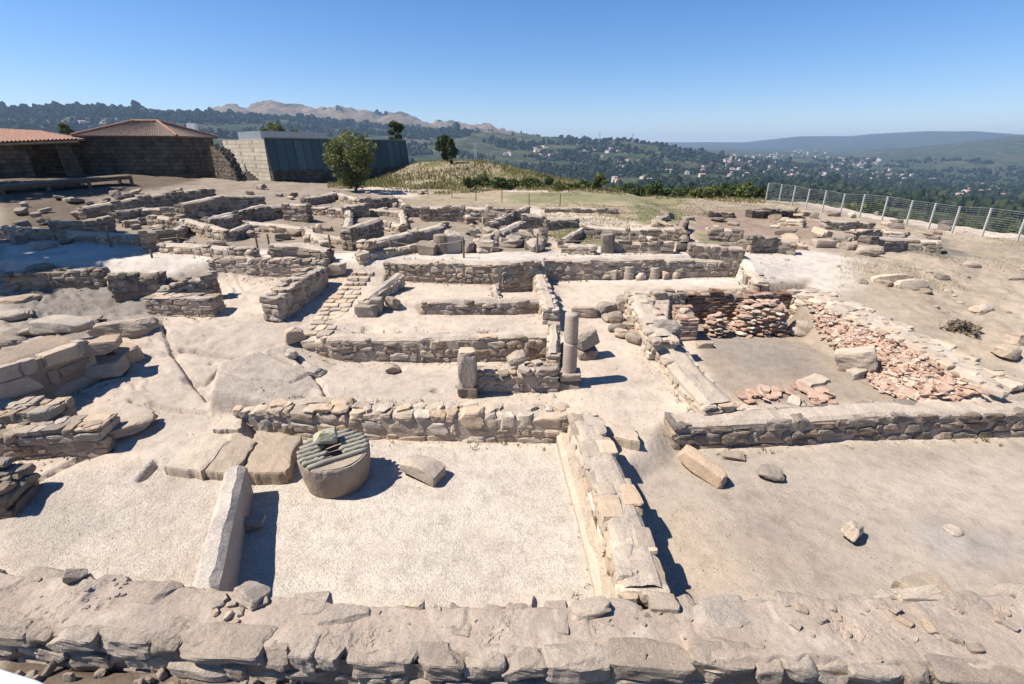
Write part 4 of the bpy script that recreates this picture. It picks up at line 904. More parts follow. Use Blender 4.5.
for px, py, d, yw, lab, mt in ((128, 331, (1.7, .9, .6), 20, 'rounded outcrop of grey rock above the stacked blocks', GRANITE), (66, 330, (2.0, .6, .5), 24, 'long low outcrop of rock behind the raised platform', GRANITE),
                           (34, 288, (.8, .55, .75), 15, 'dark upright boulder in the rocky hollow at the left', GRANITE_GREY), (12, 290, (1.2, .8, .5), 5, 'dark flat boulder at the left edge of the rocky hollow', GRANITE_GREY), (40, 274, (1.0, .6, .6), 10, 'brown boulder under the low wall of the rocky hollow', GRANITE_GREY),
                           (10, 318, (1.3, .7, .32), 16, 'grey ledge of rock at the left edge below the hollow', GRANITE), (18, 301, (1.2, .6, .3), 25, 'cracked ledge of rock in the floor of the hollow', GRANITE), (75, 282, (1.9, .6, .45), 12, 'long dark ledge of rock across the rocky hollow', GRANITE), (3, 350, (1.3, .8, .5), 20, 'dark block of rock at the left edge above the platform', GRANITE), (138, 259 + 33, (.6, .4, .25), 10, 'small dark rock at the right end of the hollow', GRANITE_GREY)):
    loose('rock_outcrop', lab, PG(px, py), d, yw, 'boulder', mt, 8, (rng.uniform(-8, 8), rng.uniform(-6, 6)), cat='rock', sink=.32)
for lab, px, h_, zb in (('low rubble wall under the white path at the far left', [(5, 266), (50, 263), (104, 262)], .55, 1.7), ('rubble wall end with a dark top at the right of the rocky hollow', [(108, 266), (140, 262), (161, 262)], .75, 1.6), ('ragged low wall right of the rocky hollow', [(158, 272), (180, 271), (198, 273)], .45, 1.6)):
    rubble_wall(lab, [PG(x, y + h_ * 14, h_) for x, y in px], .5, zb, .32, .17, 'stone', 3, 'rubble', GRANITE_GREY, MORTAR_BROWN, .08)

# ------------------------------------------------------------------ tile room
rubble_wall('ragged wall of stacked red tiles at the back of the tile room', [P(684, 294, 1.5), P(700, 293, 1.5), P(745, 292, 1.52), P(792, 293, 1.4)], .5, .5, .26, .062, 'stone', 2, 'block', TILE_DARK, MORTAR_BROWN, .12)
rubble_wall('grey stone wall piece behind the left end of the tile wall', [P(652, 292, 1.62), P(684, 291, 1.62)], .5, .5, .3, .18, 'stone', 3, 'rubble', GRANITE, MORTAR, .04)
rubble_wall('ragged pier of tiles and stones at the left of the tile room', [P(682, 303, 1.5), P(690, 318, 1.25)], .6, .45, .24, .075, 'stone', 2, 'block', TILE, MORTAR_BROWN, .14)
TT = []
for k in range(14):
    mb = MB(); add_stone(mb, (0, 0, 0), (rng.uniform(.16, .34), rng.uniform(.12, .24), rng.uniform(.035, .065)), None, 3, 'block', 0, rng.uniform(.05, 1)); o = mb.build('broken_tile', [TILE], loc=(0, 0, 0)); TT.append(o.data); bpy.data.objects.remove(o)
def tile(label, group, p, rot, sc=1.0):
    o = bpy.data.objects.new('broken_tile', TT[rng.integers(len(TT))]); COL.objects.link(o); o.location = p; o.rotation_euler = rot; o.scale = (sc, sc, sc)
    return tag(o, label, 'tile', group)
def tile_pile(c, rx, ry, h, n, label, group, lo=.75):
    z0 = G(*c); layers = int(h / .065); per = max(4, n // layers)
    for i in range(layers):
        f_ = i / layers; kx = 1 - (1 - lo) * f_
        for j in range(per):
            a_ = 2 * math.pi * (j + .5 * (i % 2)) / per + rng.normal() * .1; e = (abs(math.cos(a_)) ** 4 + abs(math.sin(a_)) ** 4) ** -.25
            q_ = .86 + rng.normal() * .06
            tile(label, group, (c[0] + rx * kx * math.cos(a_) * e * q_, c[1] + ry * kx * math.sin(a_) * e * q_, z0 + .03 + i * .065 + rng.normal() * .006), (rng.normal() * .06, rng.normal() * .06, a_ + rng.normal() * .35), rng.uniform(1.0, 1.5))
    for j in range(max(4, n // 10)):
        tile(label, group, (c[0] + rx * lo * rng.uniform(-.7, .7), c[1] + ry * lo * rng.uniform(-.7, .7), z0 + h + rng.uniform(-.03, .05)), (rng.normal() * .2, rng.normal() * .2, rng.random() * 6), rng.uniform(1, 1.5))
    mb = MB(); add_stone(mb, (c[0], c[1], z0 + h * .46), (rx * 1.55, ry * 1.55, h * .98), None, 4, 'block', 0, .3)
    return mb
p = P(763, 335, .5); mb = tile_pile((p[0] + .0, p[1] + .35), .86, .55, .95, 130, 'broken red tile stacked in the large round pile in the tile room', 'tiles of the large pile')
tag(mb.build('pile_core', [MORTAR_BROWN]), 'earth core packed inside the large pile of red tiles', 'earth')
p = P(717, 337, .5); mb = tile_pile((p[0], p[1] + .2), .26, .22, .62, 30, 'broken red tile stacked in the small narrow pile left of the large one', 'tiles of the small pile', .9)
tag(mb.build('pile_core', [MORTAR_BROWN]), 'earth core packed inside the small narrow pile of tiles', 'earth')
cnt = 0
strip = RUB; sx = np.array(strip)
mb = MB(); k = 0
cand = []
while len(cand) < 1300:
    x_ = rng.uniform(sx[:, 0].min(), sx[:, 0].max()); y_ = rng.uniform(sx[:, 1].min(), sx[:, 1].max())
    if sdf(np.array([x_]), np.array([y_]), strip)[0] < rng.uniform(-.25, .06): cand.append((x_, y_))
cand.sort(key=lambda q_: q_[1])
for i, (x_, y_) in enumerate(cand):
    z_ = G(x_, y_) + rng.uniform(.02, .13); rot = (rng.normal() * .3, rng.normal() * .3, rng.random() * 6.3)
    if i < 100: tile('broken red tile at the near end of the rubble strip under the sloping masonry wall', 'tiles of the rubble strip', (x_, y_, z_), rot, rng.uniform(.7, 1.2))
    else: add_stone(mb, (x_, y_, z_), (rng.uniform(.07, .22), rng.uniform(.06, .17), rng.uniform(.03, .07)), eul(*rot), 2, 'block', 0, rng.uniform(0, 1))
tag(mb.build('tile_rubble', [TILE]), 'strip of broken red tile rubble sloping down from the masonry wall', 'tile rubble', kind='stuff')
strip = PP(.55, (738, 402), (746, 390), (788, 388), (800, 384), (836, 396), (832, 403)); sx = np.array(strip); k = 0
while k < 42:
    x_ = rng.uniform(sx[:, 0].min(), sx[:, 0].max()); y_ = rng.uniform(sx[:, 1].min(), sx[:, 1].max())
    if sdf(np.array([x_]), np.array([y_]), strip)[0] < 0: tile('broken tile scattered along the front edge of the tile room', 'tiles at the front of the tile room', (x_, y_, G(x_, y_) + rng.uniform(.02, .09)), (rng.normal() * .25, rng.normal() * .25, rng.random() * 6), rng.uniform(.8, 1.4)); k += 1
slab('thin flat grey tile lying alone on the floor of the tile room', [(797, 380), (812, 386), (831, 380), (816, 373)], .5, .06, name='flat_tile')
loose('loose_stone', 'big wedge shaped stone standing on the tile rubble at the right of the tile room', PG(853, 372), (.85, .5, .62), -35, 'rubble', GRANITE_PALE, 8, (0, -18))
loose('loose_stone', 'smaller stone in front of the big wedge shaped stone', PG(856, 377), (.5, .3, .24), 10, 'rubble', GRANITE, 6)
loose('loose_stone', 'smooth boulder leaning on the right side of the large tile pile', PG(800, 334), (.75, .55, .5), -30, 'boulder', GRANITE, 8)
loose('column_stub', 'short pale drum of stone lying on the floor before the small tile pile', PG(704, 347), (.48, .22, .18), 2, 'block', GRANITE_PALE, 6, cat='column drum')
loose('stone_block', 'dark rough block at the near end of the broad wall of the tile room', P(663, 335, 1.25), (.8, .5, .7), 4, 'rubble', GRANITE_GREY, 8, cat='stone block', sink=.5)
slab('flat pale slab stepping down from the broad wall of the tile room', [(650, 345), (668, 357), (681, 353), (664, 338)], .85, .2, name='stone_slab')
loose('stone_block', 'dark upright block by the corner of the pale terrace', PG(747, 284), (.3, .3, .4), 0, 'block', GRANITE_GREY, 6, cat='stone block')

# loose stones over the right hand ground
for px, py, d, yw, lab in ((892, 283, (1.5, .42, .42), -8, 'longer of two fallen column pieces on the dry ground at the right'), (911, 289, (1.1, .46, .46), -6, 'shorter of two fallen column pieces on the dry ground at the right'), (1005, 356, (.7, .5, .45), 20, 'large rounded boulder at the right edge beyond the sloping wall'), (1018, 343, (.7, .5, .4), 0, 'dark boulder cut by the right edge of the view'), (760, 247, (1.6, .7, .42), -4, 'broad pale block on the right end of the white path'), (788, 249, (1.5, .45, .3), -2, 'long white slab at the right end of the white path'), (822, 247, (.9, .6, .4), 0, 'grey block right of the long white slab'), (848, 249, (.8, .6, .35), 0, 'dark low boulder at the edge of the dry slope'), (866, 254, (1.1, .7, .4), -20, 'brown low boulder on the dry slope'), (872, 252, (.7, .5, .4), 0, 'pale stone behind the brown low boulder')):
    loose('boulder' if 'column' not in lab else 'fallen_column', lab, PG(px, py), d, yw, 'block' if 'slab' in lab or 'block' in lab else 'boulder', GRANITE_PALE if 'pale' in lab or 'white' in lab or 'column' in lab else GRANITE, 6, (rng.uniform(-6, 6), rng.uniform(-6, 6)), cat='rock' if 'column' not in lab else 'column piece', sink=.2)

# ------------------------------------------------------------------ the ruins farther back
def bw(label, px, h, thick=.5, mat=None, cap='dust', n=2, drop=.9, rag=.09, name='stone_wall', sl=.4, ch=.2):
    h = h * (.62 if h < 1.1 and mat is not GRANITE_GREY else .85); drop = drop * .7
    pts = [PG(x, y, h) for x, y in px]
    pts2 = [pts[0]]
    for a_, b_ in zip(pts[:-1], pts[1:]):
        m_ = max(1, int(math.dist(a_[:2], b_[:2]) / 1.6))
        for k_ in range(1, m_ + 1):
            t_ = k_ / m_; x_, y_ = a_[0] + (b_[0] - a_[0]) * t_, a_[1] + (b_[1] - a_[1]) * t_; e_ = rng.normal() * .07 if k_ < m_ else 0
            pts2.append((x_ - e_, y_ + e_, a_[2] + (b_[2] - a_[2]) * t_ + (rng.uniform(-.26, .10) * h if k_ < m_ or True else 0)))
    pts = pts2
    base = min(p[2] for p in pts) - drop
    # the ground may lie lower just in front: go down to it
    return rubble_wall(label, pts, thick, base, sl, ch, cap, n, 'rubble', mat or GRANITE, MORTAR if mat is not GRANITE_DARK else MORTAR_BROWN, rag, 'ruined walls behind the white path', name)
GREY_SHADED = GRANITE_GREY  # grey stone whose dark tone stands in for shade on the wall faces
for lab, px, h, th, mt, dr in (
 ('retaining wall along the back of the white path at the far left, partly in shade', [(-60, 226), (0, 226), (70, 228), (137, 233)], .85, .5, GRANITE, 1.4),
 ('short wall turning back from the retaining wall behind the white path', [(138, 230), (176, 226)], 1.0, .45, GREY_SHADED, 1.2),
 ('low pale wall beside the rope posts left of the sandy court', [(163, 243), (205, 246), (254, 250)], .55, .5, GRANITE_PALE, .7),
 ('dark-faced wall in the shade below the wooden walkway', [(48, 222), (80, 219), (110, 215)], .9, .5, GREY_SHADED, 1.1),
 ('longest dark wall running up towards the stone hall with the tiled roof', [(79, 208), (140, 198), (211, 188)], .85, .6, GREY_SHADED, 1.0),
 ('low wall crossing below the longest dark wall', [(112, 211), (137, 206), (180, 206)], .7, .5, GREY_SHADED, .9),
 ('broad dark wall climbing towards the stair of the pale building', [(178, 204), (220, 197), (262, 193)], .95, .7, GREY_SHADED, 1.2),
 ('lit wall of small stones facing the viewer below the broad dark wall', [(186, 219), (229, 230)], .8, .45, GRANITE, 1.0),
 ('dark wall end left of the lit wall of small stones', [(206, 219), (237, 212)], .85, .45, GREY_SHADED, 1.0),
 ('long dark wall rising behind the lone tree from the left', [(205, 219), (240, 210), (284, 204)], .8, .5, GREY_SHADED, 1.0),
 ('dark cross wall below the long rising wall', [(237, 212), (262, 205)], .75, .5, GREY_SHADED, .9),
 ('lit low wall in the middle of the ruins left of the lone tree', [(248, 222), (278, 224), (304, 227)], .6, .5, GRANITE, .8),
 ('dark square wall block below the tree on the left', [(284, 203), (309, 205)], 1.0, .6, GREY_SHADED, 1.0),
 ('slanting earth-topped wall just left of the tree', [(304, 198), (335, 191)], .6, .6, GREY_SHADED, .8),
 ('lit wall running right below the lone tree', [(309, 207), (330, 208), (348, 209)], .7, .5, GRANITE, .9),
 ('dark wall piece directly below the lone tree', [(342, 206), (368, 204)], .8, .5, GREY_SHADED, .9),
 ('dark pointed wall in the ruins below the tree', [(345, 229), (378, 219)], 1.0, .5, GREY_SHADED, 1.1),
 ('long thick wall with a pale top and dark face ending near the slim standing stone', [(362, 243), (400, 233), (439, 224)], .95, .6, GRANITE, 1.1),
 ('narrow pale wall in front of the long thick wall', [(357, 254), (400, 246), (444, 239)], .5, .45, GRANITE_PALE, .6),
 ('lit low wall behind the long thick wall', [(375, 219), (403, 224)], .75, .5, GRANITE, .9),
 ('ragged dark wall beside the rope posts in the middle', [(269, 244), (300, 243), (330, 246)], .7, .5, GREY_SHADED, .8),
 ('dark wall just right of the lone tree trunk', [(358, 198), (396, 195)], .8, .6, GREY_SHADED, .9),
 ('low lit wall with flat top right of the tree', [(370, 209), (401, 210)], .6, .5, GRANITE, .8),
 ('grey wall running right along the edge of the grass', [(404, 206), (430, 206), (455, 204)], .7, .5, GREY_SHADED, .9),
 ('rough grey retaining wall under the grass field', [(420, 207), (465, 208), (512, 210)], .8, .5, GREY_SHADED, 1.0),
 ('dark wall running away from the slim standing stone', [(489, 223), (508, 214), (527, 207)], .7, .45, GREY_SHADED, .8),
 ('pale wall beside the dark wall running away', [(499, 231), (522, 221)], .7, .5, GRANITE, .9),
 ('dark square wall block in the grass behind the ruins', [(522, 214), (545, 214)], .8, .6, GREY_SHADED, .9),
 ('grey low wall right of the dark square wall block', [(545, 219), (578, 217)], .6, .45, GREY_SHADED, .8),
 ('thin wall slanting across the green grass patch', [(562, 240), (583, 228)], .4, .4, GREY_SHADED, .5),
 ('long dark low wall behind the green grass patch', [(585, 226), (630, 228), (682, 230)], .55, .45, GREY_SHADED, .7),
 ('dark low wall in front of the green grass patch', [(606, 239), (640, 240), (674, 241)], .55, .4, GREY_SHADED, .7),
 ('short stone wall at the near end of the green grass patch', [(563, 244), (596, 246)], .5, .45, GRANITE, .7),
 ('thin line of stones in the grass field', [(545, 208), (580, 208), (618, 209)], .3, .4, GREY_SHADED, .5),
 ('low wall left of the narrow upright pier', [(640, 228), (680, 228)], .45, .45, GREY_SHADED, .6),
 ('dark wall right of the narrow upright pier near the white slab', [(690, 243), (720, 244), (744, 246)], .5, .45, GREY_SHADED, .6),
 ('low dark wall in the brown ruins right of the upright pier', [(709, 228), (743, 231)], .6, .5, GREY_SHADED, .7),
 ('dark wall of stacked stones behind the long white slab', [(749, 236), (775, 236), (797, 238)], .75, .5, GREY_SHADED, .9),
 ('farthest low wall of the brown ruins near the wire fence', [(824, 220), (872, 222)], .6, .6, GREY_SHADED, .7),
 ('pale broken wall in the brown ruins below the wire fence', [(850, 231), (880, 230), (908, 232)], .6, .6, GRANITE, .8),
 ('nearest low wall below the wire fence, with dark stones', [(865, 237), (905, 237), (944, 240)], .65, .6, GREY_SHADED, .8),
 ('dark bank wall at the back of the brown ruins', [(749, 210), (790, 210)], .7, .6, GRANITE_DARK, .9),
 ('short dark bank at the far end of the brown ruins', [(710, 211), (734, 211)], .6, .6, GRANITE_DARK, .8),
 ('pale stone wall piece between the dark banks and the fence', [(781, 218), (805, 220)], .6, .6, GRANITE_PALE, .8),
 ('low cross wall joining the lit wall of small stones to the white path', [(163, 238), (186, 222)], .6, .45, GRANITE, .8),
 ('low wall joining the lit wall of small stones to the middle room', [(229, 231), (248, 224)], .5, .45, GREY_SHADED, .7),
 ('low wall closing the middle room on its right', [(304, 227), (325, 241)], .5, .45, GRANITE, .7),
 ('short dark wall joining two blocks left of the lone tree', [(260, 205), (284, 205)], .8, .45, GREY_SHADED, .9),
 ('low wall from the slanting wall to the trunk of the lone tree', [(335, 192), (358, 199)], .5, .45, GREY_SHADED, .7),
 ('low cross wall between the lit wall below the tree and the pointed wall', [(348, 210), (345, 228)], .5, .45, GREY_SHADED, .7),
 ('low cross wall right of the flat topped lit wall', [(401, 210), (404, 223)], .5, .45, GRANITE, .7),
 ('short wall at the edge of the grass right of the tree', [(396, 197), (406, 205)], .5, .45, GREY_SHADED, .7),
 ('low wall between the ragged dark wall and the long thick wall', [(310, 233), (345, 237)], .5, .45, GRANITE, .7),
 ('low wall in front of the dark walls at the far left', [(150, 215), (186, 219)], .55, .45, GREY_SHADED, .7),
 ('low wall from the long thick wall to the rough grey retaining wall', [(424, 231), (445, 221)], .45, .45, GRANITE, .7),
 ('low wall turning down from the rough grey retaining wall', [(455, 206), (470, 216)], .5, .45, GREY_SHADED, .7),
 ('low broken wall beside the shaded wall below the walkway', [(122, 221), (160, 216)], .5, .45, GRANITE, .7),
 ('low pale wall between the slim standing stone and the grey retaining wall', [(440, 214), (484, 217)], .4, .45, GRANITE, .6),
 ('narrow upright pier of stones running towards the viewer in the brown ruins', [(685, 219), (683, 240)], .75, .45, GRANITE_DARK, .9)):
    bw(lab, px, h, th, mt, drop=dr)
# standing stones and blocks among the ruins
for px, py, d, lab, nm in ((320, 237, (.28, .26, .62), 'small standing stone in the ruins behind the sandy court', 'standing_stone'), (489, 223, (.42, .36, 1.05), 'slim standing stone at the edge of the grass', 'standing_stone'), (484, 224, (.2, .2, .4), 'small stone beside the slim standing stone', 'standing_stone'),
     (607, 253, (.5, .3, .85), 'upright pale slab behind the white path on the right', 'stone_block'), (441, 253, (.55, .5, .8), 'greenish upright block in the stones behind the white path', 'stone_block'), (453, 252, (.6, .5, .9), 'tallest grey block in the stones behind the white path', 'stone_block'), (428, 254, (.7, .5, .5), 'low grey block at the left of the stones behind the white path', 'stone_block'),
     (473, 236, (.25, .25, .6), 'thin dark stone standing left of the tumbled stones', 'standing_stone')):
    p = PG(px, py); loose(nm, lab, p, d, rng.uniform(-20, 20), 'block', GRANITE_GREY if 'g' in lab[:6] else GRANITE_PALE, 4, (rng.uniform(-5, 5), rng.uniform(-5, 5)), cat='stone', sink=.12)
for k in range(46):
    px = rng.uniform(462, 545); py = rng.uniform(233, 252) + (px < 470) * 4
    loose('tumbled_stone', 'grey tumbled stone lying among others between slim standing stone and white path', PG(px, py), (rng.uniform(.3, .9), rng.uniform(.3, .6), rng.uniform(.2, .5)), rng.uniform(0, 180), 'rubble', GRANITE_GREY if k % 2 else GRANITE, 3, (rng.uniform(-15, 15), rng.uniform(-15, 15)), 'tumbled stones behind the white path', sink=.15)
for k in range(85):
    px = rng.uniform(20, 430); py = rng.uniform(max(188, 205 - px * .1), 250)
    loose('tumbled_stone', 'small stone lying loose among the ruined walls on the left', PG(px, py), (rng.uniform(.3, .8), rng.uniform(.25, .6), rng.uniform(.15, .4)), rng.uniform(0, 180), 'rubble', GRANITE_GREY if k % 2 else GRANITE, 3, (rng.uniform(-15, 15), rng.uniform(-15, 15)), 'loose stones among the ruined walls', sink=.15)
for k in range(60):
    px = rng.uniform(640, 960); py = rng.uniform(212, 250)
    loose('tumbled_stone', 'small stone lying loose in the brown ruins before the wire fence', PG(px, py), (rng.uniform(.3, 1.0), rng.uniform(.25, .7), rng.uniform(.12, .4)), rng.uniform(0, 180), 'rubble', GRANITE_GREY if k % 3 else GRANITE_PALE, 3, (rng.uniform(-15, 15), rng.uniform(-15, 15)), 'loose stones in the brown ruins', sink=.2)

# ------------------------------------------------------------------ buildings
def block_mat(name, c1, c2, mortar, bw_, bh_, dirt):
    m = NT(name); o = m.pos(); sp = m.n('ShaderNodeSeparateXYZ'); m.l(o, sp.inputs[0])
    cb_ = m.n('ShaderNodeCombineXYZ'); m.l(m.math('ADD', sp.outputs[0], sp.outputs[1]), cb_.inputs[0]); m.l(sp.outputs[2], cb_.inputs[1])
    b = m.n('ShaderNodeTexBrick'); m.l(cb_.outputs[0], b.inputs['Vector']); b.inputs['Scale'].default_value = 1; b.inputs['Brick Width'].default_value = bw_; b.inputs['Row Height'].default_value = bh_
    b.inputs['Mortar Size'].default_value = .025; b.inputs['Mortar Smooth'].default_value = .4; b.inputs['Color1'].default_value = (*c1, 1); b.inputs['Color2'].default_value = (*c2, 1); b.inputs['Mortar'].default_value = (*mortar, 1)
    n = m.noise(o, 1.2, 8, .65); c = m.mix(1., b.outputs['Color'], m.ramp(n, [(.3, dirt), (.65, (1.1, 1.08, 1.05))]), 'MULTIPLY')
    nb_ = m.bump(b.outputs['Fac'], -.03, 1); nb_ = m.bump(m.noise(o, 12, 6, .7), .03, .8, nb_)
    return m.done(c, .95, nb_, .1)
HALLST = block_mat('hall_granite', (.10, .088, .075), (.165, .145, .122), (.075, .066, .056), .62, .33, (.42, .40, .38))
PALEST = block_mat('pale_granite_blocks', (.38, .34, .28), (.47, .42, .35), (.27, .235, .19), .75, .36, (.75, .72, .68))
def tile_mat():
    m = NT('roof_tile'); o = m.pos(); n = m.noise(o, 5, 10, .8); c = m.ramp(n, [(.3, (.10, .06, .045)), (.48, (.24, .135, .10)), (.62, (.36, .225, .17)), (.75, (.46, .36, .30))])
    return m.done(c, .9, m.bump(m.noise(o, 10, 5), .02), .1)
ROOFT = tile_mat()
ROOFD = plain('old_roof_tile', (.17, .125, .10), .95, 0, .55)
METAL = plain('grey_metal_sheet', (.30, .31, .32), .45, .6)
FRAME = plain('dark_frame', (.075, .08, .08), .5, .3)
gm = NT('dark_glass'); gm.b.inputs['Base Color'].default_value = (.03, .052, .052, 1); gm.b.inputs['Roughness'].default_value = .28; gm.b.inputs['Specular IOR Level'].default_value = .3; gm.l(gm.ramp(gm.attr('tint'), [(0, (.03, .054, .055)), (1, (.075, .115, .112))]), gm.b.inputs['Base Color']); GLASS = gm.m
def tile_roof(mb, a, b, c, d, waves, amp=.055, rows=14, mat=0):
    """a,b the eave, d,c the ridge above them: rounded tile rows running down the slope"""
    a, b, c, d = map(np.array, (a, b, c, d)); nu = waves * 6 + 1; nv = rows * 2 + 1
    u = np.linspace(0, 1, nu)[:, None, None]; v = np.linspace(0, 1, nv)[None, :, None]
    p = (a * (1 - u) + b * u) * (1 - v) + (d * (1 - u) + c * u) * v
    nrm = np.cross(b - a, d - a); nrm = nrm / np.linalg.norm(nrm)
    saw = (np.arange(nv) % 2)[None, :] * -.035
    p = p + nrm * ((np.abs(np.sin(np.linspace(0, math.pi * waves, nu)))[:, None] * amp + saw)[..., None])
    i = np.arange(nu * nv).reshape(nu, nv); q_ = np.stack([i[:-1, :-1], i[1:, :-1], i[1:, 1:], i[:-1, 1:]], -1).reshape(-1, 4)
    mb.add(p.reshape(-1, 3), q_, mat, .5)
    lo = np.array([a, b, c, d]) - nrm * .12; mb.add(np.concatenate([np.array([a, b, c, d]) - nrm * .02, lo]), [(4, 7, 6, 5), (0, 4, 5, 1), (1, 5, 6, 2), (2, 6, 7, 3), (3, 7, 4, 0)], mat, .3)
def poly_prism(mb, pts, z0, z1, mat=0):
    n = len(pts); V = [(p[0], p[1], z0) for p in pts] + [(p[0], p[1], z1) for p in pts]
    mb.add(V, [(i, (i + 1) % n, n + (i + 1) % n, n + i) for i in range(n)], mat, .5)
    if n == 4: mb.add([V[4], V[5], V[6], V[7]], [(0, 1, 2, 3)], mat, .5)
# stone hall with a pyramid roof
c0 = D(187, 183, 46); zb = c0[2] - .8; zt = D(187, 137, 46)[2]
t = empty('stone_hall', (c0[0], c0[1], zb + .6), 'dark old stone hall with a low pyramid tiled roof on the left skyline', 'building')
u1 = np.array((-math.cos(R(7)), -math.sin(R(7)))); u2 = np.array((.09, .996)); L1, L2 = 7.8, 4.8
q0 = np.array(c0[:2]); q1 = q0 + u1 * L1; q2 = q1 + u2 * L2; q3 = q0 + u2 * L2
mb = MB(); poly_prism(mb, [q1, q0, q3, q2], zb, zt); mb.build('wall', [HALLST], t)
mb = MB(); e = .3; o0 = q0 - u1 * e - u2 * e; o1 = q1 + u1 * e - u2 * e; o2 = q2 + u1 * e + u2 * e; o3 = q3 - u1 * e + u2 * e; ap = (o0 + o1 + o2 + o3) / 4
ap1 = ap + u1 * 1.0; ap2 = ap - u1 * 1.0; zr_ = zt + 1.3; z3 = lambda p, z: (p[0], p[1], z)
tile_roof(mb, z3(o1, zt + .06), z3(o0, zt + .06), z3(ap2, zr_), z3(ap1, zr_), 44); tile_roof(mb, z3(o0, zt + .06), z3(o3, zt + .06), z3(ap2, zr_), z3(ap2, zr_ + .001), 30); tile_roof(mb, z3(o2, zt + .06), z3(o1, zt + .06), z3(ap1, zr_ + .001), z3(ap1, zr_), 30); tile_roof(mb, z3(o3, zt + .06), z3(o2, zt + .06), z3(ap1, zr_), z3(ap2, zr_), 44)
rf = mb.build('roof', [ROOFD], t)
mb = MB()
for a_, b_ in (((*o0, zt + .12), (*ap2, zr_ + .08)), ((*o1, zt + .12), (*ap1, zr_ + .08)), ((*ap1, zr_ + .08), (*ap2, zr_ + .08)), ((*o3, zt + .12), (*ap2, zr_ + .08))): mb.tube([a_, b_], .13, 8)
mb.build('ridge_tiles', [ROOFT], rf)
mb = MB(); cc = q3 + u1 * 1.6; mb.box((cc[0], cc[1], zr_ - .45), (.8, .5, .9)); mb.build('chimney', [WHITE], rf)
# lower wing to the left of the hall
w0 = q1 + u1 * .02 + u2 * 1.0; w1 = w0 + u1 * 4.4; w2 = w1 + u2 * 5; w3 = w0 + u2 * 5; t = empty('stone_outbuilding', (w0[0], w0[1], zb + .6), 'low stone outbuilding with a tiled lean-to roof joining the hall and the shed', 'building')
mb = MB(); poly_prism(mb, [w1, w0, w3, w2], zb - .5, zt - .5); mb.build('wall', [HALLST], t)
mb = MB(); tile_roof(mb, z3(w1 - u2 * .4, zt - .45), z3(w0 - u2 * .4, zt - .45), z3(w3, zt + .5), z3(w2, zt + .5), 16); mb.build('roof', [ROOFT], t)
# shed with the bright tiled roof at the left edge
e0 = np.array(D(-95, 146, 36)); e1 = np.array(D(78, 139.5, 41)); r0_ = np.array(D(-95, 124, 43)); r1_ = np.array(D(42, 131.5, 46))
t = empty('tiled_shed', tuple(np.array(D(10, 182, 39.5))), 'open stone shed with a bright red tiled roof at the left edge', 'building')
mb = MB(); tile_roof(mb, e0, e1, r1_, r0_, 40, .11); tile_roof(mb, np.array(e1) + 0, np.array(D(92, 139, 50)), r1_ + .001, r1_, 26, .06); mb.build('roof', [ROOFT], t)
mb = MB(); ed = (e1 - e0) / np.linalg.norm(e1 - e0); mb.tube([e0 - np.array((0, 0, .16)), e1 - np.array((0, 0, .16))], .09, 6); mb.build('eave_beam', [WOOD], t)
dn = np.array((-ed[1], ed[0], 0)); 
def shed_wall(px0, px1, Y0, Y1, th_, zz0, zz1):
    a_ = np.array(D(px0, 160, Y0))[:2]; b_ = np.array(D(px1, 160, Y1))[:2]; k_ = dn[:2] * th_; m_ = MB(); poly_prism(m_, [a_, b_, b_ + k_, a_ + k_], zz0, zz1); return m_
zs = e1[2] - .25
shed_wall(-95, 30, 37, 40, .5, 1.2, zs - .1).build('wall', [HALLST], t); shed_wall(-95, 80, 43, 46, .5, 1.2, zs).build('wall', [HALLST], t)
mb = MB(); a_ = np.array(D(70, 166, 41.2)); b_ = np.array(D(58, 142, 41.0)); mb.add([a_ + np.array(v) for v in ((-.5, 0, -1), (.5, 0, -1), (.5, .6, -1), (-.5, .6, -1))] + [b_ + np.array(v) for v in ((-.35, 0, .2), (.35, 0, .2), (.35, .5, .2), (-.35, .5, .2))], [(0, 1, 5, 4), (1, 2, 6, 5), (2, 3, 7, 6), (3, 0, 4, 7), (4, 5, 6, 7)], 0, .6); mb.build('leaning_pillar', [HALLST], t)
# modern building: pale block base, dark leaning glass
A0 = np.array(D(272, 177, 48)); Bx = np.array((-12.2, 60.5)); ax = (Bx - A0[:2]) / np.linalg.norm(Bx - A0[:2]); nx2 = np.array((ax[1], -ax[0])); LB = np.linalg.norm(Bx - A0[:2]); z0 = A0[2] - 1.0; z1 = 6.95
t = empty('glass_building', (A0[0], A0[1], z0 + 1), 'modern building with a pale stone block end and dark leaning glass panels behind the tree', 'building')
d2 = -nx2 * 9.5
mb = MB(); a_, b_ = A0[:2], Bx; poly_prism(mb, [a_ - nx2 * .35, b_ - nx2 * .35, b_ + d2, a_ + d2], z0, z1); mb.build('wall', [PALEST], t)
mb = MB(); poly_prism(mb, [a_ + nx2 * .25, b_ + nx2 * .25, b_ - nx2 * .3, a_ - nx2 * .3], z0, z0 + 1.55); mb.build('plinth', [HALLST], t)
npan = 18
for k in range(npan):
    if k in (8, 9): continue
    s0, s1 = LB * (k + .04) / npan, LB * (k + .96) / npan; p0 = a_ + ax * s0; p1 = a_ + ax * s1; V = []
    for off_ in (0, -.06):
        V += [(*(p0 + nx2 * (.18 + off_)), z0 + 1.58), (*(p1 + nx2 * (.18 + off_)), z0 + 1.58), (*(p1 + nx2 * (-.22 + off_)), z1 + .02), (*(p0 + nx2 * (-.22 + off_)), z1 + .02)]
    mb = MB(); mb.add(V, [(0, 1, 2, 3), (7, 6, 5, 4), (0, 4, 5, 1), (1, 5, 6, 2), (2, 6, 7, 3), (3, 7, 4, 0)], 0, None); mb.build('glass_panel', [GLASS], t)
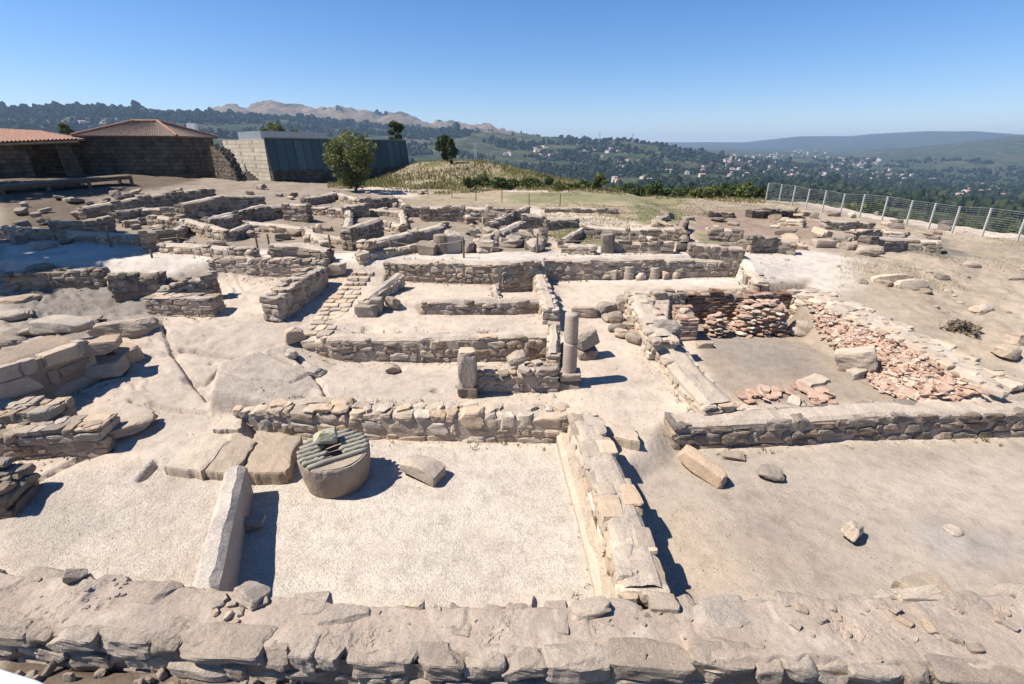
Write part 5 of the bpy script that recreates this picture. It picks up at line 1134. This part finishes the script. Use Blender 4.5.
for k in range(npan + 1):
    p0 = a_ + ax * LB * k / npan; mb = MB(); mb.tube([(*(p0 + nx2 * .2), z0 + 1.5), (*(p0 - nx2 * .2), z1 + .05)], .05, 4); mb.build('mullion', [FRAME], t)
mb = MB(); mb.tube([(*(a_ - nx2 * .2), z1 + .05), (*(b_ - nx2 * .2), z1 + .05)], .09, 4); mb.build('parapet_rail', [FRAME], t)
u_ = a_ - nx2 * 2.5 + ax * .8; mb = MB(); poly_prism(mb, [u_, u_ + ax * 7, u_ + ax * 7 - nx2 * 5, u_ - nx2 * 5], z1 - .2, z1 + .75); mb.build('roof_box', [METAL], t)
mb = MB(); 
for k in range(6): q_ = a_ - nx2 * (2.6 + k * .38) - np.array((0, 1.2 + .1 * k)); mb.box((q_[0], q_[1], z0 + .2 + k * .2), (1.6, .45, .5), 0, 0, .5)
tag(mb.build('stone_stair', [GRANITE_GREY]), 'stone steps leading up to the foot of the pale block building', 'stair')
# the wooden walkway
wa, wb = np.array(D(-40, 190, 29)), np.array(D(132, 175.5, 37)); t = empty('wooden_walkway', tuple((wa + wb) / 2 - np.array((0, 0, 1))), 'long wooden walkway on posts in front of the tiled shed', 'walkway')
wd = (wb - wa) / np.linalg.norm(wb - wa); wn = np.array((-wd[1], wd[0], 0))
mb = MB(); N_ = 60
for k in range(N_):
    p = wa + (wb - wa) * (k + .5) / N_ + wn * .9; mb.box(p, (np.linalg.norm(wb - wa) / N_ * .9, 1.8, .05), math.atan2(wd[1], wd[0]))
mb.build('deck', [WOOD], t)
for o_ in (.08, 1.7): mb = MB(); mb.tube([wa + wn * o_ - np.array((0, 0, .14)), wb + wn * o_ - np.array((0, 0, .14))], .1, 4); mb.build('beam', [WOOD], t)
for k in (.2, .45, .7, .99):
    for o_ in (.1, 1.7):
        p = wa + (wb - wa) * k + wn * o_; mb = MB(); mb.box((p[0], p[1], p[2] - .9), (.16, .16, 1.5)); mb.build('post', [WOOD], t)

# ------------------------------------------------------------------ trees, bushes, grass
def leaves(mb, clumps, n, size, mat=0):
    C = np.array([c[:3] for c in clumps]); Rr = np.array([c[3] for c in clumps]); pr = Rr ** 2.3 / (Rr ** 2.3).sum()
    k = rng.choice(len(C), n, p=pr); d = rng.normal(size=(n, 3)); d /= np.linalg.norm(d, axis=1)[:, None]
    p = C[k] + d * (Rr[k] * rng.uniform(.35, 1.05, n) ** .7)[:, None] * np.array((1, 1, .85))
    a = rng.normal(size=(n, 3)); a /= np.linalg.norm(a, axis=1)[:, None]; b = np.cross(a, rng.normal(size=(n, 3))); b /= np.linalg.norm(b, axis=1)[:, None]
    s = (size * rng.uniform(.6, 1.4, n))[:, None]
    v = np.stack([p - a * s, p + b * s * .45, p + a * s, p - b * s * .45], 1).reshape(-1, 3)
    f = np.arange(n * 4).reshape(n, 4)
    ct = rng.random(len(C)); mb.add(v, f, mat, np.repeat(np.clip(.55 * ct[k] + .45 * rng.random(n), 0, 1), 4))
def tree(label, base, h, w_, n=5000, size=.11, mat=None, trunk=.3, group=None, name='tree', nc=26, cat='tree', lean=0, bush=False):
    t = empty(name, base, label, cat, group); zc0 = h * trunk; cl = []
    for k in range(nc):
        u = rng.uniform(-1, 1); a = rng.random() * 6.283; q_ = math.sqrt(1 - u * u) * rng.uniform(.35, 1) ** .6
        zz = zc0 + (h - zc0) * (.5 + .46 * u); wid = 1 if not bush else (1.1 - .5 * (.5 + .5 * u))
        cl.append((base[0] + w_ / 2 * .8 * q_ * math.cos(a) * wid + lean * (zz / h), base[1] + w_ / 2 * .8 * q_ * math.sin(a) * wid, base[2] + zz, w_ * rng.uniform(.10, .2)))
    mb = MB(); leaves(mb, cl, n, size); mb.build('crown', [mat or LEAF], t)
    mb = MB(); top = Vector((base[0] + lean * .5, base[1], base[2] + zc0 + (h - zc0) * .35)); r_ = max(.03, w_ * .035)
    mb.tube([(base[0], base[1], base[2] - .2), (base[0] + .04 * w_, base[1], base[2] + zc0 * .6), tuple(top)], [r_ * 1.3, r_, r_ * .7], 8)
    for c in cl[:12]: mb.tube([tuple(Vector((base[0], base[1], base[2] + zc0 * .7)).lerp(top, rng.random())), tuple((np.array(c[:3]) + np.array(top)) / 2 + rng.normal(size=3) * .08 * w_), c[:3]], [r_ * .55, r_ * .38, r_ * .15], 5)
    mb.build('trunk' if not bush else 'stems', [BARK], t); return t
def pxsize(p): return (.93 * p[1] + (6 - p[2]) * .37) / F
p = PG(355, 191); tree('lone round olive green tree standing in front of the dark glass building', p, 53 * pxsize(p), 55 * pxsize(p), 6500, .12, LEAF, .12, nc=44, lean=.3)
def far_tree(label, px, py, Y, hp, wp, n, size, mat, trunk=.1, name='tree', cat='tree', bush=False, nc=18, group=None):
    b = D(px, py, Y); g = G(b[0], b[1]); b = (b[0], b[1], max(min(b[2], g + .3), g - .1) if abs(b[2] - g) < 3 else b[2]); k = pxsize(b); return tree(label, b, hp * k, wp * k, n, size, mat, trunk, group, name, nc, cat, bush=bush)
far_tree('dark bushy tree on top of the grassy mound', 446, 160, 60, 22, 22, 4200, .15, LEAF_DARK, .03, nc=34)
far_tree('narrow dark bush halfway down the grassy mound', 453, 183, 56, 26, 10, 2000, .14, LEAF_DARK, .02, 'bush', 'bush', True)
far_tree('dark slender tree rising behind the end of the glass building', 397, 150, 72, 26, 18, 3000, .19, LEAF_DARK, .1)
far_tree('round green bush at the edge of the grass field', 599, 196, 43, 17, 17, 2600, .11, LEAF, .02, 'bush', 'bush', True)
far_tree('light green treetop behind the dark stone hall', 68, 140, 75, 14, 12, 1400, .2, LEAF, .1)
far_tree('pale green treetop above the roof of the glass building', 275, 140, 80, 14, 24, 1800, .2, LEAF, .1)
far_tree('second pale treetop left of the lone tree behind the glass building', 298, 141, 82, 9, 16, 1200, .2, LEAF, .1)
for k, (px, py, hp, wp) in enumerate([(503, 189, 9, 26), (526, 191, 10, 26), (548, 193, 9, 22), (572, 195, 8, 24), (626, 198, 9, 26), (648, 198, 10, 30), (672, 198, 9, 28), (700, 197, 9, 24), (724, 197, 12, 22), (745, 197, 13, 22), (760, 199, 10, 16), (482, 186, 10, 22), (655, 196, 14, 20), (514, 190, 8, 26), (537, 192, 8, 24), (560, 194, 7, 26), (584, 196, 7, 22), (615, 198, 7, 24), (637, 198, 8, 26), (660, 198, 8, 24), (686, 198, 8, 26), (712, 198, 9, 24), (734, 197, 10, 22), (492, 187, 8, 22), (470, 183, 8, 20)]):
    far_tree(['low leafy bush in the hedge along the field, beside the grassy mound', 'low leafy bush in the hedge along the field, left of the wire fence'][px > 590], px, py, 44 + (k % 3) * 1.5, hp, wp, 1500, .12, LEAF if k % 2 else LEAF_DARK, .02, 'bush', 'bush', True, 12, 'bushes of the hedge at the edge of the field')
# trees on the slope beyond the wire fence
protos = []
for k in range(4): protos.append(tree('dark green tree growing on the slope beyond the wire fence', (0, 0, 0), 6.0 + k * .5, 5.0 + .4 * k, 2600, .22, LEAF_DARK if k % 2 else LEAF, .12, 'trees beyond the fence', nc=16))
used = set()
for k in range(150):
    px = 780 + 250 * (k / 150) ** .8 + rng.normal() * 8; Y = rng.uniform(34, 120) if px < 950 else rng.uniform(30, 95)
    x_ = (px - 512) / F * (.93 * Y + 3); 
    Y = rng.uniform(55, 150); x_ = (px - 512) / F * (.93 * Y + 5)
    if float(FENCE_OUT(np.array([x_]), np.array([Y]))[0]) < 6: continue
    zt_ = (H - (G(x_, Y) + 5.5)) / Y; yl = 342 - F * math.tan(math.atan(-zt_ * math.cos(math.atan2(x_, Y))) + TH)
    if yl < 196 + max(0, px - 880) * .1: continue
    i = k % 4; o = protos[i] if i not in used else copy_tree(protos[i]); used.add(i)
    o.location = (x_, Y, G(x_, Y) - .3); o.rotation_euler.z = rng.random() * 6.3; s_ = rng.uniform(.6, 1.15); o.scale = (s_ * 1.1, s_ * 1.1, s_)
# the tree whose shade falls on the white path from outside the view
tree('tall leafy tree outside the left edge shading the end of the white path', (-27.6, 17.0, G(-27.6, 17.0)), 15, 8.5, 13000, .28, LEAF_DARK, .5, nc=34)
tree('unseen leafy tree added outside the left edge to shade the wooden walkway', (-40.5, 31.0, 3.0), 16, 10, 13000, .28, LEAF_DARK, .4, nc=34)  # added out of view to throw shade over the ground by the walkway
valley = [0]
for k in range(420):
    r_ = math.exp(rng.uniform(math.log(270), math.log(760))); a_ = rng.uniform(AE(420, 190)[0], R(48))
    if fbm([r_ * math.sin(a_) / 70], [r_ * math.cos(a_) / 70], 3, 92)[0] < -.12 or valley[0] >= 230: continue
    z_ = float(farz(np.array([a_]), np.array([r_]))[0]); o = copy_tree(protos[k % 4]); s_ = rng.uniform(.6, 1.15); o.location = (r_ * math.sin(a_), r_ * math.cos(a_), z_ - .5); o.scale = (s_ * 1.15, s_ * 1.15, s_); o.rotation_euler.z = rng.random() * 6.3
    o['label'] = 'dark green tree far down the slope in the near valley'; o['group'] = 'trees of the near valley'; valley[0] += 1
# grass of the field and the mound
def grass(name, label, n, reg, size, mat, cond):
    x_, y_ = reg(n); keep = cond(x_, y_); x_, y_ = x_[keep], y_[keep]; n = len(x_)
    z_ = np.array([G(a, b) for a, b in zip(x_, y_)]); a = rng.random(n) * 6.283; s = size * rng.uniform(.5, 1.5, n); ww = s * .16
    dx, dy = np.cos(a) * ww, np.sin(a) * ww; lx, ly = rng.normal(size=n) * s * .35, rng.normal(size=n) * s * .35
    v = np.stack([np.stack([x_ - dx, y_ - dy, z_ - .02], 1), np.stack([x_ + dx, y_ + dy, z_ - .02], 1), np.stack([x_ + lx, y_ + ly, z_ + s], 1)], 1).reshape(-1, 3)
    mb = MB(); mb.add(v, np.arange(n * 3).reshape(n, 3), 0, np.repeat(rng.random(n), 3)); return tag(mb.build(name, [mat], loc=(0, 0, 0)), label, 'grass', kind='stuff')
def reg_px(x0, x1, Y0, Y1):
    def f(n):
        Y = np.exp(rng.uniform(math.log(Y0), math.log(Y1), n)); px = rng.uniform(x0, x1, n); return (px - 512) / F * (.93 * Y + 1.5), Y
    return f
grass('dry_grass', 'dry yellow grass over the mound and the field edge', 42000, reg_px(330, 765, 38, 68), .2, GRASSB, lambda x_, y_: (fbm(x_ * .3, y_ * .3, 3, 77) < .12) & (y_ > 41 + 3 * fbm(x_ * .2, y_ * .2, 2, 5)))
grass('green_grass', 'green rough grass and weeds on the mound', 30000, reg_px(340, 640, 44, 64),   .28, GRASSG, lambda x_, y_: fbm(x_ * .3, y_ * .3, 3, 77) > .02 + .1 * (y_ > 55))
grass('field_grass', 'short grass in the field and between the ruined walls', 30000, reg_px(540, 800, 21, 42), .08, GRASSG, lambda x_, y_: fbm(x_ * .25, y_ * .25, 3, 78) > .0)
grass('thin_grass', 'thin dry grass on the slope at the right', 16000, reg_px(840, 1060, 16, 30), .06, GRASSB, lambda x_, y_: (x_ > 10.5) & (fbm(x_ * .4, y_ * .4, 3, 79) > rng.uniform(-.1, .5, len(x_))))

# ------------------------------------------------------------------ fence, posts, rail
t = empty('wire_fence', (*FP[6], FB[6][2]), 'long wire mesh fence with pale concrete posts along the slope at the right', 'fence')
tops = []
for (x_, y_), q_ in zip(FP, FB):
    g = G(x_, y_); tops.append((x_, y_, g)); mb = MB(); mb.box((x_, y_, g + .62), (.075, .075, 1.75)); mb.build('post', [CONCRETE], t)
mb = MB()
for a_, b_ in zip(tops[:-1], tops[1:]):
    a_ = np.array(a_); b_ = np.array(b_)
    for k in range(13): o_ = np.array((0, 0, .1 + k * .115)); mb.tube([a_ + o_, b_ + o_], .004 if k < 12 else .008, 3, caps=False)
    n = int(np.linalg.norm(b_ - a_) / .16)
    for k in range(n): p = a_ + (b_ - a_) * k / n; mb.tube([p + np.array((0, 0, .06)), p + np.array((0, 0, 1.5))], .0016, 3, caps=False)
mb.build('wire_mesh', [WIRE], t)
rp = []
for px, py, h_, lab in ((111, 247, .68, 'leftmost wooden rope post beside the shaded end of the white path'), (181, 252, .68, 'wooden rope post before the low pale wall left of the sandy court'), (152, 258, .3, 'short broken stake in the white path'), (259, 255, .72, 'left one of the two close rope posts behind the sandy court'), (271, 254, .76, 'right one of the two close rope posts behind the sandy court'), (331, 253, .70, 'wooden rope post at the ragged dark wall'), (392, 255, .60, 'wooden rope post before the narrow pale wall'), (464, 258, .78, 'wooden rope post before the greenish upright block'), (537, 253, .74, 'wooden rope post behind the sunken room'), (613, 253, .72, 'wooden rope post touching the upright pale slab'), (666, 246, .55, 'rightmost wooden rope post left of the narrow upright pier')):
    p = PG(px, py); mb = MB(); mb.tube([(p[0], p[1], p[2] - .15), (p[0] + rng.normal() * .02, p[1], p[2] + h_)], [.04, .035], 8); tag(mb.build('rope_post', [WOOD]), lab, 'post', 'posts along the white path'); 
    if h_ > .4: rp.append((p[0], p[1], p[2] + h_ * .85))
mb = MB()
for a_, b_ in zip(rp[:-1], rp[1:]): mb.tube([tuple(Vector(a_).lerp(Vector(b_), k / 8) - Vector((0, 0, .16 * (1 - (k / 4 - 1) ** 2)))) for k in range(9)], .008, 4, caps=False)
tag(mb.build('rope', [ROPE]), 'thin rope strung along the wooden posts by the white path', 'rope')
for px, py in ((428, 195), (452, 198), (476, 201), (502, 203), (529, 205), (560, 206)):
    p = PG(px, py); mb = MB(); mb.tube([(p[0], p[1], p[2] - .1), (p[0], p[1], p[2] + .75)], .035, 6); tag(mb.build('field_stake', [WOOD]), 'thin stake along the lower edge of the grass field', 'stake', 'stakes along the grass field')
t = empty('handrail', D(10, 690, 1.6), 'white painted tubular handrail cutting the lower left corner', 'handrail')
hp = [D(-90, 658, 1.9), D(-40, 667, 1.75), D(0, 682, 1.62), D(28, 691, 1.55), D(60, 706, 1.48), D(120, 740, 1.35)]
mb = MB(); mb.tube(hp, .045, 16); mb.build('rail', [WHITE], t, smooth=True)
for q_ in (hp[0], hp[4]): mb = MB(); mb.tube([(q_[0], q_[1], q_[2] - 2.2), q_], .03, 10); mb.build('upright', [WHITE], t, smooth=True)
# brown earth and stones at the foot of the foreground wall, lower left
for k in range(34):
    px = rng.uniform(5, 330); py = rng.uniform(662, 690); p = PG(px, py)
    loose('loose_stone', 'brown stone in the dark earth at the foot of the foreground wall, lower left', p, (rng.uniform(.06, .2), rng.uniform(.05, .13), rng.uniform(.05, .12)), rng.uniform(0, 180), 'rubble', FG_STONE, 4, (rng.uniform(-20, 20), rng.uniform(-20, 20)), 'stones at the foot of the foreground wall', sink=.15, tint=rng.uniform(0, .5))

# gravel: real pebbles over the two gravel floors, and crumbs of stone over the rest of the site
def pebbles(name, label, pts, smin, smax, mat):
    n = len(pts); oc = np.array([(1, 0, 0), (0, 1, 0), (-1, 0, 0), (0, -1, 0), (0, 0, 1), (0, 0, -1)], float); of = np.array([(0, 1, 4), (1, 2, 4), (2, 3, 4), (3, 0, 4), (1, 0, 5), (2, 1, 5), (3, 2, 5), (0, 3, 5)])
    s = rng.uniform(smin, smax, (n, 1, 1)) * rng.uniform(.6, 1.3, (n, 6, 1)) * np.array((1, 1, .75)); a = rng.random(n) * 6.3; ca, sa = np.cos(a)[:, None], np.sin(a)[:, None]
    v = oc[None] * s; x_, y_ = v[..., 0] * ca - v[..., 1] * sa, v[..., 0] * sa + v[..., 1] * ca; v = np.stack([x_, y_, v[..., 2]], -1)
    z_ = np.array([G(q_[0], q_[1]) for q_ in pts]); v += np.stack([pts[:, 0], pts[:, 1], z_ + smin * .1], 1)[:, None]
    mb = MB(); mb.add(v.reshape(-1, 3), (of[None] + (np.arange(n) * 6)[:, None, None]).reshape(-1, 3), 0, np.repeat(rng.random(n), 6)); return tag(mb.build(name, [mat], loc=(0, 0, 0)), label, name.replace('_', ' '), kind='stuff')
GRAVELM = stone_mat('gravel', (.38, .33, .275), (.46, .405, .34), (.53, .475, .41), bump=.002, spk=(.9, 1.05), hue=False)
def inpoly(poly, n, extra=0):
    a = np.array(poly); out = []
    x_ = rng.uniform(a[:, 0].min(), a[:, 0].max(), n); y_ = rng.uniform(a[:, 1].min(), a[:, 1].max(), n); k = sdf(x_, y_, poly) + .15 * fbm(x_ * 2, y_ * 2, 3, 4) < extra; return np.stack([x_[k], y_[k]], 1)
g1 = inpoly([P(x, y, 0)[:2] for x, y in ((240, 442), (563, 446), (598, 604), (225, 604))], 3500); g2_ = inpoly([P(x, y, .15)[:2] for x, y in ((0, 485), (95, 470), (190, 455), (215, 475), (215, 590), (0, 575))], 4500, .1)
pebbles('gravel', 'pale gravel covering the floor of the two front rooms', np.concatenate([g1, g2_]), .005, .016, GRAVELM)
r_ = np.exp(rng.uniform(math.log(5), math.log(30), 9000)); a = rng.uniform(-R(48), R(48), 9000)
cp = np.stack([r_ * np.sin(a), r_ * np.cos(a)], 1)
for pg, z in (([(240, 442), (563, 446), (598, 604), (225, 604)], 0), ([(0, 485), (95, 470), (190, 455), (215, 475), (215, 590), (0, 575)], .15)): cp = cp[sdf(cp[:, 0], cp[:, 1], [P(x, y, z)[:2] for x, y in pg]) > .1]
pebbles('stone_crumbs', 'small crumbs of stone strewn over the dusty ground', cp, .006, .022, GRANITE)

# ------------------------------------------------------------------ far houses, pylons
HW = plain('house_plaster', (.55, .51, .45), .9); HR = plain('house_roof', (.36, .20, .14), .9)
def hit(px, py):
    d = np.array(ray(px, py)); d /= np.linalg.norm(d); t_ = np.exp(np.linspace(math.log(160), math.log(9500), 500)); p = np.array((0, 0, H)) + d * t_[:, None]
    rr_ = np.hypot(p[:, 0], p[:, 1]); below = p[:, 2] < farz(np.arctan2(p[:, 0], p[:, 1]), rr_)
    k = np.argmax(below) if below.any() else None
    return None if k is None or k == 0 else p[k]
HM_ = []
for k in range(6):
    L_, W_, h_ = rng.uniform(9, 15), rng.uniform(8, 11), rng.uniform(5, 8); mb = MB(); mb.box((0, 0, h_ / 2 - 1), (L_, W_, h_ + 2))
    V = [(-L_ / 2 - .5, -W_ / 2 - .5, h_), (L_ / 2 + .5, -W_ / 2 - .5, h_), (L_ / 2 + .5, W_ / 2 + .5, h_), (-L_ / 2 - .5, W_ / 2 + .5, h_), (-L_ / 2 - .3, 0, h_ + 2.2), (L_ / 2 + .3, 0, h_ + 2.2)]
    mb.add(V, [(0, 1, 5, 4), (2, 3, 4, 5)], 1); mb.add(V, [(1, 2, 5), (3, 0, 4)], 0)
    o = mb.build('house', [HW, HR], loc=(0, 0, 0)); HM_.append(o.data); bpy.data.objects.remove(o)
def houses(label, group, boxes, n):
    k = 0
    for _ in range(n * 4):
        if k >= n: break
        b = boxes[rng.integers(len(boxes))]; p = hit(rng.uniform(b[0], b[2]), rng.uniform(b[1], b[3]))
        if p is None: continue
        o = bpy.data.objects.new('house', HM_[rng.integers(6)]); COL.objects.link(o); o.location = p; o.rotation_euler = (0, 0, rng.random() * 3.1)
        s_ = rng.uniform(.65, 1.1); o.scale = (s_, s_, s_); tag(o, label, 'house', group); k += 1
houses('tiny pale house in the hamlet on the forested ridge above the grass field', 'houses on the central ridge', [(579, 146, 612, 160), (535, 148, 552, 154), (600, 152, 640, 172), (538, 155, 550, 161), (505, 153, 510, 156)], 40)
houses('tiny pale house in the valley bottom behind the round green bush', 'houses in the near valley', [(610, 176, 632, 184), (618, 162, 628, 168), (640, 170, 700, 186)], 16)
houses('tiny white house in the town spread over the right hand valley', 'houses of the valley town', [(820, 163, 900, 181), (860, 172, 940, 186), (722, 155, 780, 163), (765, 150, 830, 158), (840, 158, 880, 166), (700, 166, 800, 178)], 180)
houses('tiny pale house at the right edge of the valley, above the trees of the fence', 'houses at the right edge of the valley', [(955, 184, 1008, 198)], 26)
houses('tiny pale house on the wooded slope above the dark stone hall', 'houses on the left slope', [(62, 122, 95, 131), (100, 118, 130, 128), (105, 120, 115, 124)], 14)
def shed(label, px, py, L_, W_, h_, mat, yaw):
    p = hit(px, py); t = empty('warehouse', tuple(p), label, 'warehouse'); t.rotation_euler.z = yaw
    mb = MB(); mb.box((0, 0, h_ / 2 - 2), (L_, W_, h_ + 4)); mb.build('wall', [HW], t, local=True)
    mb = MB(); mb.add([(-L_ / 2, -W_ / 2, h_), (L_ / 2, -W_ / 2, h_), (L_ / 2, 0, h_ + 2), (-L_ / 2, 0, h_ + 2), (L_ / 2, W_ / 2, h_), (-L_ / 2, W_ / 2, h_)], [(0, 1, 2, 3), (3, 2, 4, 5)], 0); mb.build('roof', [mat], t, local=True)
shed('long low white warehouse in the valley just beyond the grassy mound', 556, 183, 38, 14, 4, WHITE, .1)
shed('white flat roofed warehouse behind the far end of the wire fence', 811, 188, 44, 26, 5, WHITE, .5)
shed('orange roofed building behind the near end of the wire fence', 1004, 217, 12, 8, 3, HR, .2)
for px, py, r_, h_, lab in ((599, 144, 2150, 42, 'lattice power pylon on the crest of the central ridge'), (476, 176, 1300, 60, 'slender lattice mast on the slope above the grassy mound'), (632, 146, 2150, 34, 'smaller lattice power pylon right of the taller one on the ridge')):
    a_ = AE(px, py)[0]; z_ = float(farz(np.array([a_]), np.array([float(r_)]))[0]); b = np.array((r_ * math.sin(a_), r_ * math.cos(a_), z_))
    t = empty('pylon', tuple(b), lab, 'pylon'); mb = MB(); w_ = h_ * .09
    for sx_ in (-1, 1):
        for sy_ in (-1, 1): mb.tube([b + np.array((sx_ * w_, sy_ * w_, -2)), b + np.array((sx_ * w_ * .12, sy_ * w_ * .12, h_))], .35, 4)
    for k in range(8):
        f0, f1 = k / 8, (k + 1) / 8; w0_, w1_ = w_ * (1 - .88 * f0), w_ * (1 - .88 * f1); mb.tube([b + np.array((-w0_, -w0_, h_ * f0)), b + np.array((w1_, -w1_, h_ * f1))], .2, 4); mb.tube([b + np.array((w0_, -w0_, h_ * f0)), b + np.array((-w1_, -w1_, h_ * f1))], .2, 4)
    mb.build('lattice', [WIRE], t)
    if h_ < 50:
        for f_ in (.75, .87): mb = MB(); mb.tube([b + np.array((-h_ * .16, 0, h_ * f_)), b + np.array((h_ * .16, 0, h_ * f_))], .4, 4); mb.build('cross_arm', [WIRE], t)

# scrub and small stones on the rough slope at the right
TWIG = leaf_mat('dry_twig', (.09, .07, .045), (.26, .205, .14))
for px, py, hp_, wp_, lab in ((962, 331, 9, 46, 'wide dark dry shrub on the rough slope above the sloping masonry wall'),):
    p = PG(px, py); k_ = pxsize(p); tree(lab, p, hp_ * k_ * .5, wp_ * k_, 420, .07, TWIG, .02, None, 'dry_shrub', 12, 'shrub', bush=True)
for k in range(46):
    px = rng.uniform(835, 1030); py = rng.uniform(262, 345)
    if py > 262 + (px - 800) * .42: continue
    d_ = rng.uniform(.1, .45); loose('loose_stone', 'small stone scattered over the rough dry slope at the right', PG(px, py), (d_ * 1.3, d_, d_ * .6), rng.uniform(0, 180), 'boulder', GRANITE if k % 2 else GRANITE_GREY, 4, (rng.uniform(-10, 10), rng.uniform(-10, 10)), 'small stones of the dry slope', sink=.45)

# rubble and weeds gathered at the feet of the walls
pt = []
for a, b, th_ in WALLSEGS:
    L = math.dist(a[:2], b[:2]); d = np.array((b[0] - a[0], b[1] - a[1])) / max(L, 1e-6); nn = np.array((-d[1], d[0]))
    if (a[1] + b[1]) / 2 > 32: continue
    for k in range(int(L * (26 if a[1] < 20 else 12))): pt.append(np.array(a[:2]) + d * rng.uniform(0, L) + nn * rng.choice([-1, 1]) * (th_ / 2 + abs(rng.normal()) * .16 + .01))
pt = np.array(pt); pebbles('fallen_crumbs', 'crumbs of stone and mortar fallen along the feet of the walls', pt, .010, .040, GRANITE)
pt = pt[rng.random(len(pt)) < .35]; pt = np.repeat(pt[fbm(pt[:, 0] * .8, pt[:, 1] * .8, 3, 95) > .12], 7, 0); pt = pt + rng.normal(size=pt.shape) * .03
grass('wall_weeds', 'dry little weeds rooted along the feet of the walls', len(pt), lambda n: (pt[:, 0], pt[:, 1]), .07, GRASSB, lambda x_, y_: x_ == x_)

a_ = D(222, 181, 46.0); b_ = D(243, 184, 44.0)
rubble_wall('dark ruined wall end between the stone hall and the pale block building', [(a_[0], a_[1], a_[2] + 3.0), ((a_[0] + b_[0]) / 2, (a_[1] + b_[1]) / 2, a_[2] + 2.6), (b_[0], b_[1], b_[2] + .6)], .9, a_[2] - 1, .5, .3, 'stone', 2, 'rubble', GRANITE_DARK, MORTAR_DARK, .2)
